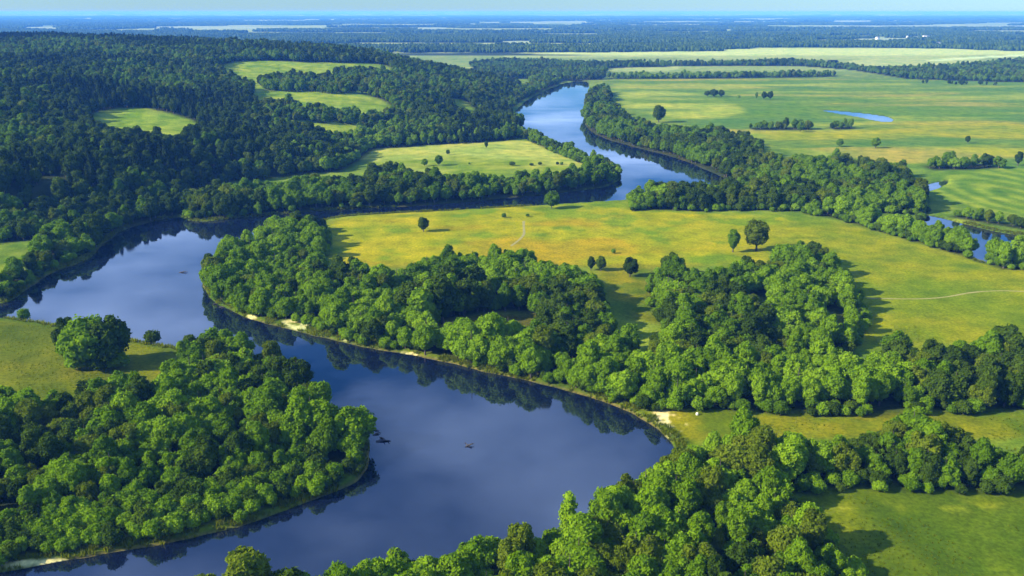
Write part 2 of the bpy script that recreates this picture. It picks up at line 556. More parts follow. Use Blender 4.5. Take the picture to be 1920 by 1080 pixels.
def plain_material(name, c1, c2, scale=2.0, rough=.85):
    m, n, l, b = new_mat(name)
    tc = n.new('ShaderNodeTexCoord')
    t = noise(n, l, tc.outputs['Object'], scale, 5)
    r = ramp(n, [(.35, c1), (.65, c2)])
    l.new(t, r.inputs[0])
    l.new(r.outputs[0], b.inputs['Base Color'])
    b.inputs['Roughness'].default_value = rough
    bp = n.new('ShaderNodeBump')
    bp.inputs['Strength'].default_value = .4
    l.new(t, bp.inputs['Height'])
    l.new(bp.outputs[0], b.inputs['Normal'])
    return m


M_GROUND = ground_material()
M_WATER = water_material()
M_LEAF = {
    'bright': leaf_material('willow_leaves', (.086, .160, .003), (.150, .262, .005), (.220, .340, .013)),
    'mid': leaf_material('broad_leaves', (.058, .116, .003), (.104, .198, .004), (.165, .270, .008)),
    'olive': leaf_material('olive_leaves', (.062, .092, .003), (.108, .152, .006), (.160, .210, .012)),
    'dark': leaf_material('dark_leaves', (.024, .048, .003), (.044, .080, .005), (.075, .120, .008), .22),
    'needle': leaf_material('pine_needles', (.012, .026, .006), (.022, .042, .008), (.036, .062, .012), .1),
}
M_BARK = plain_material('bark', (.045, .035, .025), (.11, .09, .07), 3.0)
M_PATH = plain_material('trodden_earth', (.22, .20, .05), (.32, .28, .09), .6)
M_SAND = plain_material('pale_sand', (.48, .40, .20), (.66, .57, .32), .8)
M_DRIFT = plain_material('wet_driftwood', (.03, .025, .022), (.09, .075, .065), 2.0)
M_WALL = plain_material('whitewash', (.62, .61, .58), (.76, .75, .72), 1.5)
M_ROOF = plain_material('grey_roofing', (.20, .19, .19), (.32, .31, .31), 2.5)
M_STONE = plain_material('pale_stone', (.55, .53, .42), (.75, .72, .6), 2.5)


# ------------------------------------------------------------------ object helpers
def mesh_np(name, verts, faces, mats, smooth_faces=False, mat_index=None):
    """verts Nx3; faces a list of equal-length index arrays (each Mxk)"""
    me = bpy.data.meshes.new(name)
    verts = np.asarray(verts, np.float32)
    me.vertices.add(len(verts))
    me.vertices.foreach_set('co', verts.ravel())
    loops = np.concatenate([f.ravel() for f in faces]).astype(np.int32)
    tot = np.concatenate([np.full(len(f), f.shape[1]) for f in faces]).astype(np.int32)
    me.loops.add(len(loops))
    me.loops.foreach_set('vertex_index', loops)
    me.polygons.add(len(tot))
    me.polygons.foreach_set('loop_start', np.r_[0, np.cumsum(tot)[:-1]].astype(np.int32))
    for m in mats:
        me.materials.append(m)
    if mat_index is not None:
        me.polygons.foreach_set('material_index', np.asarray(mat_index, np.int32))
    me.update(calc_edges=True)
    if smooth_faces:
        me.polygons.foreach_set('use_smooth', np.ones(len(tot), bool))
    return me


def link(name, me, parent=None):
    o = bpy.data.objects.new(name, me)
    COL.objects.link(o)
    if parent is not None:
        o.parent = parent
    return o


def tag(o, label=None, cat=None, group=None, kind=None):
    if label:
        o['label'] = label
    if cat:
        o['category'] = cat
    if group:
        o['group'] = group
    if kind:
        o['kind'] = kind
    return o


# ------------------------------------------------------------------ ground sheet
ys_px = np.concatenate([[22.9, 23.2, 23.6], np.arange(24.2, 60, .9), np.arange(60, 1110, 2.0), np.arange(1110, 1700, 14.0)])
vv = (ys_px - 540) / FPX
rowD = (0 - CAMH) * (CT - vv * ST) / (-ST - vv * CT)
rowD = rowD[(rowD > 0) & (rowD < 120000)]
tcol = np.concatenate([[-4, -2.6, -1.8, -1.35, -1.12], np.linspace(-.98, -.70, 60), np.linspace(-.70, .70, 760)[1:-1], np.linspace(.70, .98, 60), [1.12, 1.35, 1.8, 2.6, 4]])
NR, NC = len(rowD), len(tcol)
GY = np.repeat(rowD[:, None], NC, 1).ravel()
GX = (rowD[:, None] * tcol[None, :]).ravel()
GS = water_s(GX, GY)
GZ = ground_z(GX, GY, GS)
idx = np.arange(NR * NC).reshape(NR, NC)
quads = np.stack([idx[1:, :-1], idx[1:, 1:], idx[:-1, 1:], idx[:-1, :-1]], -1).reshape(-1, 4)


def C(r, g, b):
    return np.array([r, g, b])


GREEN, YGREEN = C(.085, .150, .010), C(.20, .25, .022)
GOLD, ORANGE, OLIVE = C(.28, .262, .003), C(.33, .205, .004), C(.19, .19, .010)
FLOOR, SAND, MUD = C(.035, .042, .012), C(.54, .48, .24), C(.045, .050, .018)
PALE, BROWN = C(.36, .40, .14), C(.22, .15, .05)


def lerp(a, b, t):
    return a + (b - a) * np.asarray(t)[..., None]


def zone(poly_px, soft, z=0.0):
    d = sdf(smooth(wpoly(poly_px)), GX, GY, max(60.0, soft * 2))
    return 1 - sstep(-soft, soft, d + (fbm(GX, GY, soft * 2.5, 77) - .5) * soft * 1.6)


nA = fbm(GX, GY, 45, 21, 4)
nB = fbm(GX, GY, 16, 22, 4)
nC = fbm(GX / 2.5, GY, 60, 23, 4)
tint = lerp(GREEN, YGREEN, sstep(.35, .7, nA * .6 + nB * .4))
# far plain: strips of fields
fieldn = hash2(np.floor(GX / 380 + fbm(GX, GY, 900, 5) * 2), np.floor(GY / 210 + fbm(GX, GY, 700, 6) * 2), 9)
farc = lerp(C(.16, .22, .05), PALE, fieldn)
tint = lerp(tint, farc, sstep(1500, 2100, GY))
far_forest_mask = np.where(GY > 2600, far_wood(GX, GY), 0)
tint = lerp(tint, C(.03, .045, .02), far_forest_mask)
tint = np.where(in_far_field(GX, GY)[:, None], C(.30, .35, .22), tint)
pale_band = zone([(930, 92), (1200, 89), (1600, 90), (1980, 92), (1980, 104), (1500, 104), (1000, 104)], 30)
tint = lerp(tint, PALE * 1.25, pale_band)
tint = lerp(tint, PALE * 1.1, zone([(680, 90), (860, 88), (900, 93), (880, 100), (700, 98)], 25))
tint = lerp(tint, C(.50, .58, .30), zone([(1740, 112), (1850, 105), (1960, 100), (1960, 103), (1850, 109), (1740, 116)], 10))
# right-hand meadows with mown strips
rz = zone([(1145, 150), (1300, 146), (2100, 150), (2100, 330), (1740, 340), (1650, 300), (1440, 270), (1300, 235), (1180, 215), (1145, 190)], 12)
strip = fbm(GX / 5.0, GY, 55, 31, 3)
rc = lerp(C(.10, .18, .010), C(.24, .285, .025), sstep(.40, .62, strip))
rc = lerp(rc, C(.28, .25, .035), sstep(.56, .70, fbm(GX / 4, GY, 75, 33, 3)))
rc = lerp(rc, C(.09, .17, .02), sstep(.55, .68, fbm(GX / 4, GY + 300, 60, 35, 3)))
tint = lerp(tint, rc, rz)
tint = lerp(tint, GOLD * 1.05, .8 * zone([(1410, 245), (1520, 240), (1700, 225), (2000, 235), (2000, 300), (1860, 290), (1700, 262), (1560, 275), (1450, 268)], 12) * sstep(.35, .6, nC))
tint = lerp(tint, C(.34, .36, .04), .75 * zone([(1150, 170), (1300, 172), (1380, 195), (1400, 225), (1250, 225), (1170, 200)], 14) * sstep(.3, .6, nC))
cz = zone([(1735, 325), (2000, 310), (2000, 420), (1900, 400), (1790, 385), (1740, 370)], 6)
ringn = np.sin(np.hypot(GX - w(1905, 368)[0], (GY - w(1905, 368)[1]) * .42) / 2.4 + nA * 3.5)
tint = lerp(tint, lerp(C(.085, .165, .009), C(.20, .265, .018), sstep(-1.1, 1.1, ringn * (.3 + .9 * nC) + (nB - .5) * 1.6)), cz)
# the golden meadow inside the bend
gz = zone([(590, 415), (700, 400), (1000, 385), (1190, 374), (1300, 400), (1500, 405), (1560, 440), (1500, 470), (1400, 500), (1150, 500), (800, 500), (640, 500)], 10)
gold = lerp(lerp(C(.15, .21, .005), GOLD, sstep(.38, .50, nB * .5 + nC * .5)), ORANGE, .6 * sstep(.52, .60, nC * .6 + nA * .4))
tint = lerp(tint, gold, gz)
oz = zone([(1440, 420), (1520, 405), (1680, 445), (1850, 500), (2100, 510), (2100, 640), (1740, 660), (1560, 640), (1500, 520), (1420, 480)], 8)
tint = lerp(tint, lerp(C(.14, .185, .003), C(.215, .22, .004), sstep(.38, .62, nB * .5 + nC * .5)), oz)
tint = lerp(tint, lerp(C(.085, .125, .004), C(.18, .17, .004), sstep(.4, .65, nB)), zone([(1110, 500), (1250, 500), (1280, 560), (1290, 610), (1180, 600), (1120, 540)], 6))
# lower right meadow, golden strip by the sand bank, left meadow, peninsula meadow
tint = lerp(tint, lerp(C(.066, .108, .003), C(.108, .140, .004), sstep(.35, .65, nB * .6 + nC * .4)), zone([(1430, 918), (1700, 912), (2100, 915), (2100, 1300), (1600, 1300)], 3))
tint = lerp(tint, C(.20, .22, .012), .8 * zone([(1520, 955), (1640, 950), (1800, 945), (2050, 950), (2050, 958), (1800, 956), (1650, 960)], 2.5) * sstep(.45, .55, nB))
tint = lerp(tint, lerp(C(.115, .150, .004), C(.185, .180, .005), sstep(.35, .6, nB)), zone([(1225, 762), (1450, 768), (1680, 775), (2000, 775), (2000, 830), (1640, 815), (1300, 835), (1262, 820)], 3))
tint = lerp(tint, lerp(C(.088, .115, .003), C(.138, .145, .004), sstep(.38, .62, nB * .6 + nC * .4)), zone([(-300, 590), (20, 594), (250, 634), (345, 655), (320, 720), (100, 760), (-300, 770)], 4))
tint = lerp(tint, lerp(C(.16, .22, .010), C(.32, .34, .06), sstep(.45, .65, nC)), zone([(650, 276), (800, 268), (970, 258), (1060, 285), (1130, 315), (1120, 335), (900, 330), (760, 325), (690, 310)], 8))
tint = lerp(tint, lerp(C(.14, .20, .01), C(.22, .26, .015), nB), zone([(-200, 500), (0, 505), (60, 480), (20, 545), (-200, 560)], 4))
for f in HILL_FIELDS:
    d = sdf(f, GX, GY, 60)
    tint = lerp(tint, lerp(C(.14, .22, .008), C(.24, .30, .025), sstep(.35, .65, nB)), 1 - sstep(-4, 6, d))
# ground under the trees
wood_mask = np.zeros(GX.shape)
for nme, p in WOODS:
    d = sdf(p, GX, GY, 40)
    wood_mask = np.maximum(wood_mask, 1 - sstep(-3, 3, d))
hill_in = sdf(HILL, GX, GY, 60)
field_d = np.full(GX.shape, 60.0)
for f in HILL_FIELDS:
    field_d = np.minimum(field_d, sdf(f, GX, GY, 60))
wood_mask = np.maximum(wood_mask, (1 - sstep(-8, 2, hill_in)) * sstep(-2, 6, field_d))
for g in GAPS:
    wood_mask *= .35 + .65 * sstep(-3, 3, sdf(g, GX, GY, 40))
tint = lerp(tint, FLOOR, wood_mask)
tint = lerp(tint, C(.085, .070, .016), .8 * zone([(870, 590), (1005, 590), (1012, 632), (960, 645), (900, 615)], 3))
# banks: lush grass on top of the bank, mud at the edge, sand in places
bank = (GS > 0) & (GY < 470)
tint = np.where(bank[:, None], lerp(tint, C(.075, .115, .005), (1 - sstep(2.5, 6, GS)) * .85), tint)
tint = np.where(bank[:, None], lerp(tint, C(.13, .11, .04), (1 - sstep(.3, 1.3, GS)) * sstep(.42, .62, nA)), tint)
SANDS = []
for sp, soft in (([(524, 602), (545, 598), (575, 603), (583, 611), (570, 618), (545, 613)], .7), ([(460, 588), (478, 589), (482, 595), (466, 595)], .6),
                 ([(640, 631), (655, 630), (660, 636), (646, 638)], .5), ([(-60, 1058), (60, 1048), (125, 1041), (128, 1045), (60, 1055), (-60, 1066)], .7),
                 ([(404, 540), (412, 546), (436, 566), (430, 570), (410, 555)], .5), ([(752, 656), (780, 660), (784, 663), (755, 660)], .5)):
    tint = lerp(tint, SAND, zone(sp, soft))
    SANDS.append(wpoly(sp))
tint = lerp(tint, C(.13, .16, .015), zone([(538, 603.5), (556, 604), (566, 608), (556, 610.5), (540, 606.5)], .4))
# slipped sand on the outer bank
sl_ = zone([(1218, 768), (1250, 766), (1290, 790), (1288, 825), (1268, 824), (1240, 800)], 1.5) * sstep(.50, .60, fbm(GX, GY, 5, 61, 3))
tint = lerp(tint, SAND * 1.05, sl_)
tint = np.where((GS < 0)[:, None], MUD, tint)

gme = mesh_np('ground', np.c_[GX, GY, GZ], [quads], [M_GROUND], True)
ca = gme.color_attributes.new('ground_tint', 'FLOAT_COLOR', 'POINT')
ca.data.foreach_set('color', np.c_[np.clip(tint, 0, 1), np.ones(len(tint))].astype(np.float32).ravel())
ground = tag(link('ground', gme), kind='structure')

# water sheets, a little wider than the water they show
for nme, poly in WATERS:
    d = sdf(poly, GX, GY, 60)
    cell = np.maximum(5.0, np.repeat(np.abs(np.gradient(rowD))[:, None], NC, 1).ravel() * 1.6)
    keep = (d < cell).reshape(NR, NC)
    fk = (keep[1:, :-1] & keep[1:, 1:] & keep[:-1, 1:] & keep[:-1, :-1]).ravel()
    q = quads[fk]
    if not len(q):
        continue
    used, inv = np.unique(q, return_inverse=True)
    me = mesh_np(nme, np.c_[GX[used], GY[used], np.zeros(len(used))], [inv.reshape(-1, 4)], [M_WATER], True)
    tag(link(nme, me), kind='structure')


# ------------------------------------------------------------------ paths
def ribbon(name, pts_px, width, mat):
    p = wpoly(pts_px)
    q = [p[0]]
    for a, b in zip(p[:-1], p[1:]):
        n = max(2, int(np.hypot(*(b - a)) / 2.0))
        for i in range(1, n + 1):
            q.append(a + (b - a) * i / n)
    q = np.array(q)
    for _ in range(6):
        q[1:-1] = (q[:-2] + q[1:-1] * 2 + q[2:]) / 4
    t = np.gradient(q, axis=0)
    t /= np.linalg.norm(t, axis=1)[:, None]
    nrm = np.c_[-t[:, 1], t[:, 0]]
    wv = width * (.75 + .6 * vnoise(q[:, 0], q[:, 1], 4, 3))
    L, R = q + nrm * wv[:, None] / 2, q - nrm * wv[:, None] / 2
    V = []
    for side in (L, q, R):
        V.append(np.c_[side, ground_z(side[:, 0], side[:, 1]) + (.07 if side is q else .05)])
    V = np.concatenate(V)
    n = len(q)
    i = np.arange(n - 1)
    f = np.concatenate([np.stack([i, i + n, i + n + 1, i + 1], 1), np.stack([i + n, i + 2 * n, i + 2 * n + 1, i + n + 1], 1)])
    return tag(link(name, mesh_np(name, V, [f[:, ::-1]], [mat], True)), kind='structure')


ribbon('footpath', [(958, 462), (972, 452), (983, 441), (982, 425), (982, 415)], 1.4, M_PATH)
ribbon('dirt_track', [(1625, 560), (1680, 561), (1740, 561), (1780, 557), (1820, 549), (1870, 546), (1960, 550)], 1.1, M_PATH)


# ------------------------------------------------------------------ trees
ICO = None


def ico_dirs(n, r):
    v = r.normal(size=(n, 3))
    return v / np.linalg.norm(v, axis=1)[:, None]


def blob(c, rad, r, seg=7, rings=5):
    """a small lumpy ball: verts, quads/tris as quads"""
    V, F = [], []
    th = np.linspace(0, math.pi, rings + 1)[1:-1]
    ph = np.linspace(0, 2 * math.pi, seg, endpoint=False)
    V.append((0, 0, 1))
    for a in th:
        for b in ph:
            k = 1 + r.uniform(-.14, .14)
            V.append((math.sin(a) * math.cos(b) * k, math.sin(a) * math.sin(b) * k, math.cos(a) * k))
    V.append((0, 0, -1))
    T, Q = [], []
    for i in range(seg):
        T.append((0, 1 + i, 1 + (i + 1) % seg))
        for k in range(rings - 2):
            a = 1 + k * seg
            Q.append((a + i, a + seg + i, a + seg + (i + 1) % seg, a + (i + 1) % seg))
        a = 1 + (rings - 2) * seg
        T.append((a + i, len(V) - 1, a + (i + 1) % seg))
    return np.array(V) * np.asarray(rad) + np.asarray(c), np.array(T), np.array(Q)


def leaf_cards(C_, N_, size, r, droop=0.0, jitter=.55):
    """bent four-cornered sprays of leaves at C_, facing roughly N_"""
    n = len(C_)
    nn = N_ + r.normal(size=(n, 3)) * jitter
    nn /= np.linalg.norm(nn, axis=1)[:, None]
    up = r.normal(size=(n, 3)) * (1 - droop) + np.array([0, 0, 1.0]) * droop * 2
    a = np.cross(nn, up)
    a /= np.linalg.norm(a, axis=1)[:, None] + 1e-9
    b = np.cross(nn, a)
    s = size * r.uniform(.65, 1.35, n)[:, None]
    lx = s * (1 - .45 * droop)
    ly = s * (1 + .7 * droop)
    k = r.uniform(-.3, .3, (n, 1))
    p0 = C_ - a * lx
    p1 = C_ - b * ly + nn * s * .22 + a * lx * k
    p2 = C_ + a * lx
    p3 = C_ + b * ly - nn * s * .22 - a * lx * k
    return np.stack([p0, p1, p2, p3], 1).reshape(-1, 3)


def crown_arrays(seed, form, cards=3400, size=.33):
    """a crown for a tree 12 m tall. returns verts, tris, quads and tone per vertex"""
    r = np.random.default_rng(seed)
    if form == 'round':
        H, R, zb, nl, lr, droop = 12, 4.3, .7, 27, (.24, .44), .1
    elif form == 'broad':
        H, R, zb, nl, lr, droop = 11.5, 5.3, .6, 36, (.20, .38), .1
    elif form == 'tall':
        H, R, zb, nl, lr, droop = 14, 3.6, .6, 28, (.25, .46), .3
    elif form == 'weeping':
        H, R, zb, nl, lr, droop = 11.5, 4.4, .2, 26, (.25, .46), .55
    elif form == 'slim':
        H, R, zb, nl, lr, droop = 14, 2.0, .8, 20, (.5, .75), .4
    elif form == 'multi':
        H, R, zb, nl, lr, droop = 12.5, 5.0, .3, 34, (.20, .34), .25
    elif form == 'bush':
        H, R, zb, nl, lr, droop = 5.5, 3.0, .1, 12, (.38, .52), .2
    V, T, Q, tone = [], [], [], []
    off = 0
    zc = (zb + H) / 2
    hz = (H - zb) / 2

    def add(v, t, q, tn):
        nonlocal off
        V.append(v)
        if t is not None and len(t):
            T.append(t + off)
        if q is not None and len(q):
            Q.append(q + off)
        tone.append(np.full(len(v), tn) if np.isscalar(tn) else tn)
        off += len(v)

    # lobes spread through the crown, their tops uneven
    lobes = []
    stems = [(a_ + r.uniform(-.5, .5), r.uniform(.28, .5) * R, r.uniform(.62, 1.0)) for a_ in (0, 2.1, 4.2)]
    tries = 0
    while len(lobes) < nl and tries < 900:
        tries += 1
        d = ico_dirs(1, r)[0]
        if d[2] < -.55:
            continue
        rad = R * r.uniform(*lr)
        rad_z = rad * r.uniform(.85, 1.15)
        k = r.uniform(.62, 1.0)
        env = 1.0 if d[2] > 0 else 1.0 - .18 * abs(d[2])
        c = np.array([d[0] * (R - rad * .75) * k * env, d[1] * (R - rad * .75) * k * env, zc + d[2] * (hz - rad_z * .8) * k])
        if form == 'multi':
            a_, q_, h_ = stems[len(lobes) % 3]
            c = np.array([math.cos(a_) * q_ + d[0] * R * .42 * k, math.sin(a_) * q_ + d[1] * R * .42 * k, (zc + d[2] * (hz - rad_z * .8) * k) * h_])
        if all(np.linalg.norm(c - o[0]) > .42 * (rad + o[1]) for o in lobes):
            lobes.append((c, rad, rad_z))
    kc = .34 if form == 'multi' else .62
    core, t, q = blob((0, 0, zc - hz * (.35 if form == 'multi' else .1)), (R * kc, R * kc, hz * kc * 1.15), r, 8, 6)
    add(core, t, q, .35)
    per = cards // max(1, len(lobes))
    for c, rad, rz_ in lobes:
        lt = r.uniform(.1, .9)
        v, t, q = blob(c, (rad * .80, rad * .80, rz_ * .80), r, 7, 5)
        add(v, t, q, lt * .6 + .2)
        d = ico_dirs(per * 2, r)
        out = c - np.array([0, 0, zc - hz * .2])
        out /= np.linalg.norm(out) + 1e-6
        d = d[(d @ out > -.35)][:per]
        rr = r.uniform(.78, 1.10, (len(d), 1))
        ctr = c + d * np.array([rad, rad, rz_]) * rr
        nrm = d * .8 + out * .25 + np.array([0, 0, .1])
        lv = leaf_cards(ctr, nrm, size * (R / 4.5) ** .4, r, droop)
        n = len(d)
        add(lv, None, np.arange(n * 4).reshape(-1, 4), np.repeat(np.clip(lt * .6 + r.uniform(0, .4, n), 0, 1), 4))
    # loose sprays breaking the outline
    n = cards // 8
    d = ico_dirs(n * 2, r)
    d = d[d[:, 2] > -.4][:n]
    li = r.integers(0, len(lobes), len(d))
    ctr = np.array([lobes[i][0] for i in li]) + d * np.array([lobes[i][1] for i in li])[:, None] * r.uniform(1.05, 1.32, (len(d), 1))
    lv = leaf_cards(ctr, d, size * .8, r, droop)
    add(lv, None, np.arange(len(d) * 4).reshape(-1, 4), np.repeat(r.uniform(.3, 1, len(d)), 4))
    V = np.concatenate(V)
    V[:, 2] = np.maximum(V[:, 2], .05)
    return V, np.concatenate(T), np.concatenate(Q), np.concatenate(tone), H, R


def pine_arrays(seed, cards=1100):
    r = np.random.default_rng(seed)
    H = 14.0
    V, Q, tone = [], [], []
    n = cards
    z = r.uniform(.16, 1, n) ** .9 * H
    lev = np.round(z / 1.15) * 1.15
    z = lev + r.uniform(-.25, .45, n)
    rm = 2.9 * (1 - z / (H * 1.02)) ** .8 + .12
    rr = rm * np.sqrt(r.uniform(.15, 1, n)) * (1 + .25 * np.sin(z * 7))
    a = r.uniform(0, 2 * math.pi, n)
    ctr = np.c_[np.cos(a) * rr, np.sin(a) * rr, z - rr * .28]
    nrm = np.c_[np.cos(a) * .6, np.sin(a) * .6, np.full(n, .7)]
    V = leaf_cards(ctr, nrm, .55, r, .1, .4)
    core, t, q = blob((0, 0, H * .45), (1.5, 1.5, H * .38), r, 7, 6)
    k = core[:, 2] / H
    core[:, :2] *= (1.35 - k)[:, None]
    Q = np.concatenate([np.arange(n * 4).reshape(-1, 4), q + n * 4])
    tone = np.r_[np.repeat(r.uniform(0, 1, n), 4), np.full(len(core), .3)]
    return np.r_[V, core], t + n * 4, Q, tone, H, 3.0


def tube(path, rad, seg=6):
    path = np.asarray(path, float)
    V, Q = [], []
    for i, p in enumerate(path):
        d = path[min(i + 1, len(path) - 1)] - path[max(i - 1, 0)]
        d /= np.linalg.norm(d)
        a = np.cross(d, (0.31, .95, .1))
        a /= np.linalg.norm(a)
        b = np.cross(d, a)
        for k in range(seg):
            t = 2 * math.pi * k / seg
            V.append(p + (a * math.cos(t) + b * math.sin(t)) * rad[i])
    for i in range(len(path) - 1):
        for k in range(seg):
            Q.append((i * seg + k, i * seg + (k + 1) % seg, (i + 1) * seg + (k + 1) % seg, (i + 1) * seg + k))
    return np.array(V), np.array(Q)


def trunk_arrays(seed, H, R):
    r = np.random.default_rng(seed + 999)
    V, Q, off = [], [], 0
    lean = r.uniform(-.04, .04, 2) * H
    main = [(0, 0, -.6), (lean[0] * .2, lean[1] * .2, H * .15), (lean[0] * .6, lean[1] * .6, H * .45), (lean[0], lean[1], H * .85)]
    k = H / 12
    parts = [(main, [.42 * k, .30 * k, .2 * k, .05 * k])]
    for i in range(5):
        a = i * 2.4 + r.uniform(-.4, .4)
        z0 = H * r.uniform(.16, .42)
        e = np.array([math.cos(a) * R * .7, math.sin(a) * R * .7, z0 + H * r.uniform(.18, .34)])
        s = np.array([lean[0] * .4, lean[1] * .4, z0])
        m = (s + e) / 2 + np.array([0, 0, -.4])
        parts.append(([s, m, e], [.15 * k, .10 * k, .03 * k]))
    for p, rad in parts:
        v, q = tube(p, rad)
        V.append(v)
        Q.append(q + off)
        off += len(v)
    return np.concatenate(V), np.concatenate(Q)


def set_tone(me, tone):
    a = me.attributes.new('leaf_tone', 'FLOAT', 'POINT')
    a.data.foreach_set('value', tone.astype(np.float32))


FORMS = {'bright': ['round', 'weeping', 'tall', 'broad', 'multi', 'multi'], 'mid': ['round', 'broad', 'tall', 'multi', 'multi'], 'olive': ['round', 'tall', 'multi', 'weeping'], 'dark': ['round', 'broad', 'tall', 'multi']}
KINDS = []          # dict(tone, form, H, R, crown, trunk, joined)
PROTO = bpy.data.collections.new('tree_sources')


def add_kind(tone, form, seed, arr, mat, H, R, trunk=True):
    V, T, Q, tn = arr
    cm = mesh_np('crown', V, [T, Q], [mat])
    set_tone(cm, tn)
    tv, tq = trunk_arrays(seed, H, R)
    tm = mesh_np('trunk', tv, [tq], [M_BARK], True)
    jm = mesh_np('tree', np.r_[V, tv], [T, Q, tq + len(V)], [mat, M_BARK], False, np.r_[np.zeros(len(T) + len(Q)), np.ones(len(tq))])
    set_tone(jm, np.r_[tn, np.zeros(len(tv))])
    jo = bpy.data.objects.new('tree_source_%03d' % len(KINDS), jm)
    PROTO.objects.link(jo)
    KINDS.append(dict(tone=tone, form=form, H=H, R=R, crown=cm, trunk=tm))
    return len(KINDS) - 1


seed = 100
BY = {}
for tone in ('bright', 'mid', 'olive', 'dark'):
    for form in FORMS[tone]:
        seed += 1
        V, T, Q, tn, H, R = crown_arrays(seed, form)
        BY.setdefault(tone, []).append(add_kind(tone, form, seed, (V, T, Q, tn), M_LEAF[tone], H, R))
for tone in ('bright', 'mid', 'dark'):
    seed += 1
    V, T, Q, tn, H, R = crown_arrays(seed, 'bush', 900, .34)
    BY.setdefault('bush', []).append(add_kind(tone, 'bush', seed, (V, T, Q, tn), M_LEAF[tone], H, R))
V, T, Q, tn, H, R = crown_arrays(300, 'slim', 1400, .36)
BY['slim'] = [add_kind('bright', 'slim', 300, (V, T, Q, tn), M_LEAF['bright'], H, R)]
for i in range(3):
    seed += 1
    V, T, Q, tn, H, R = pine_arrays(seed)
    BY.setdefault('pine', []).append(add_kind('needle', 'pointed', seed, (V, T, Q, tn), M_LEAF['needle'], H, R))
# tufts of tall grass and sedge
M_TUFT = leaf_material('tall_grass', (.085, .12, .005), (.14, .175, .006), (.21, .23, .012), .45)
for i in range(3):
    r = np.random.default_rng(700 + i)
    n = 22
    a = r.uniform(0, 6.28, n)
    b0 = np.c_[np.cos(a), np.sin(a), a * 0] * r.uniform(.05, .45, (n, 1))
    tip = b0 * r.uniform(1.3, 2.6, (n, 1)) + np.c_[a * 0, a * 0, r.uniform(.5, 1.2, n)]
    sd = np.c_[-np.sin(a), np.cos(a), a * 0] * .09
    V = np.stack([b0 - sd, b0 + sd, (b0 + tip) / 2 + sd * .8, tip, (b0 + tip) / 2 - sd * .8], 1).reshape(-1, 3)
    k = np.arange(n)[:, None] * 5
    me = mesh_np('tuft', V, [np.concatenate([k + np.array([0, 1, 2, 4])]), np.concatenate([k + np.array([4, 2, 3])])], [M_TUFT])
    set_tone(me, np.repeat(r.uniform(0, 1, n), 5))
    PROTO.objects.link(bpy.data.objects.new('tree_source_%03d' % len(KINDS), me))
    KINDS.append(dict(tone='grass', form='tuft', H=1.0, R=.5, crown=me, trunk=None))
    BY.setdefault('tuft', []).append(len(KINDS) - 1)
# far copses: many small plain crowns in one source
for i in range(4):
    r = np.random.default_rng(800 + i)
    Vs, Ts, Qs, off = [], [], [], 0
    tn = []
    for k in range(34):
        a, d = r.uniform(0, 6.28), math.sqrt(r.uniform(0, 1)) * 30
        h = r.uniform(9, 17)
        v, t, q = blob((math.cos(a) * d, math.sin(a) * d, h * .5), (r.uniform(3.5, 6), r.uniform(3.5, 6), h * .55), r, 6, 4)
        Vs.append(v); Ts.append(t + off); Qs.append(q + off); off += len(v)
        tn.append(np.full(len(v), r.uniform(0, 1)))
    BY.setdefault('copse', []).append(add_kind('dark', 'copse', 800 + i, (np.concatenate(Vs), np.concatenate(Ts), np.concatenate(Qs), np.concatenate(tn)),
                                               M_LEAF['dark'], 12, 4))


def jgrid(lo, hi, step, r):
    nx, ny = int((hi[0] - lo[0]) / step) + 2, int((hi[1] - lo[1]) / step) + 2
    ix, iy = np.meshgrid(np.arange(nx), np.arange(ny))
    x = lo[0] + (ix + (iy % 2) * .5 + r.uniform(-.36, .36, ix.shape)) * step
    y = lo[1] + (iy + r.uniform(-.36, .36, ix.shape)) * step
    return x.ravel(), y.ravel()


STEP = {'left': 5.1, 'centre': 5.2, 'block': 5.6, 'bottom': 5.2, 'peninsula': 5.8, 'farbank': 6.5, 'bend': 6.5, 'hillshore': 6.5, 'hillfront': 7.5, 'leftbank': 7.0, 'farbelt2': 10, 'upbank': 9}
STEP.update({n: st for n, _, _, st, _ in ROWS})


def pick(tone):
    return random.choice(BY[tone])


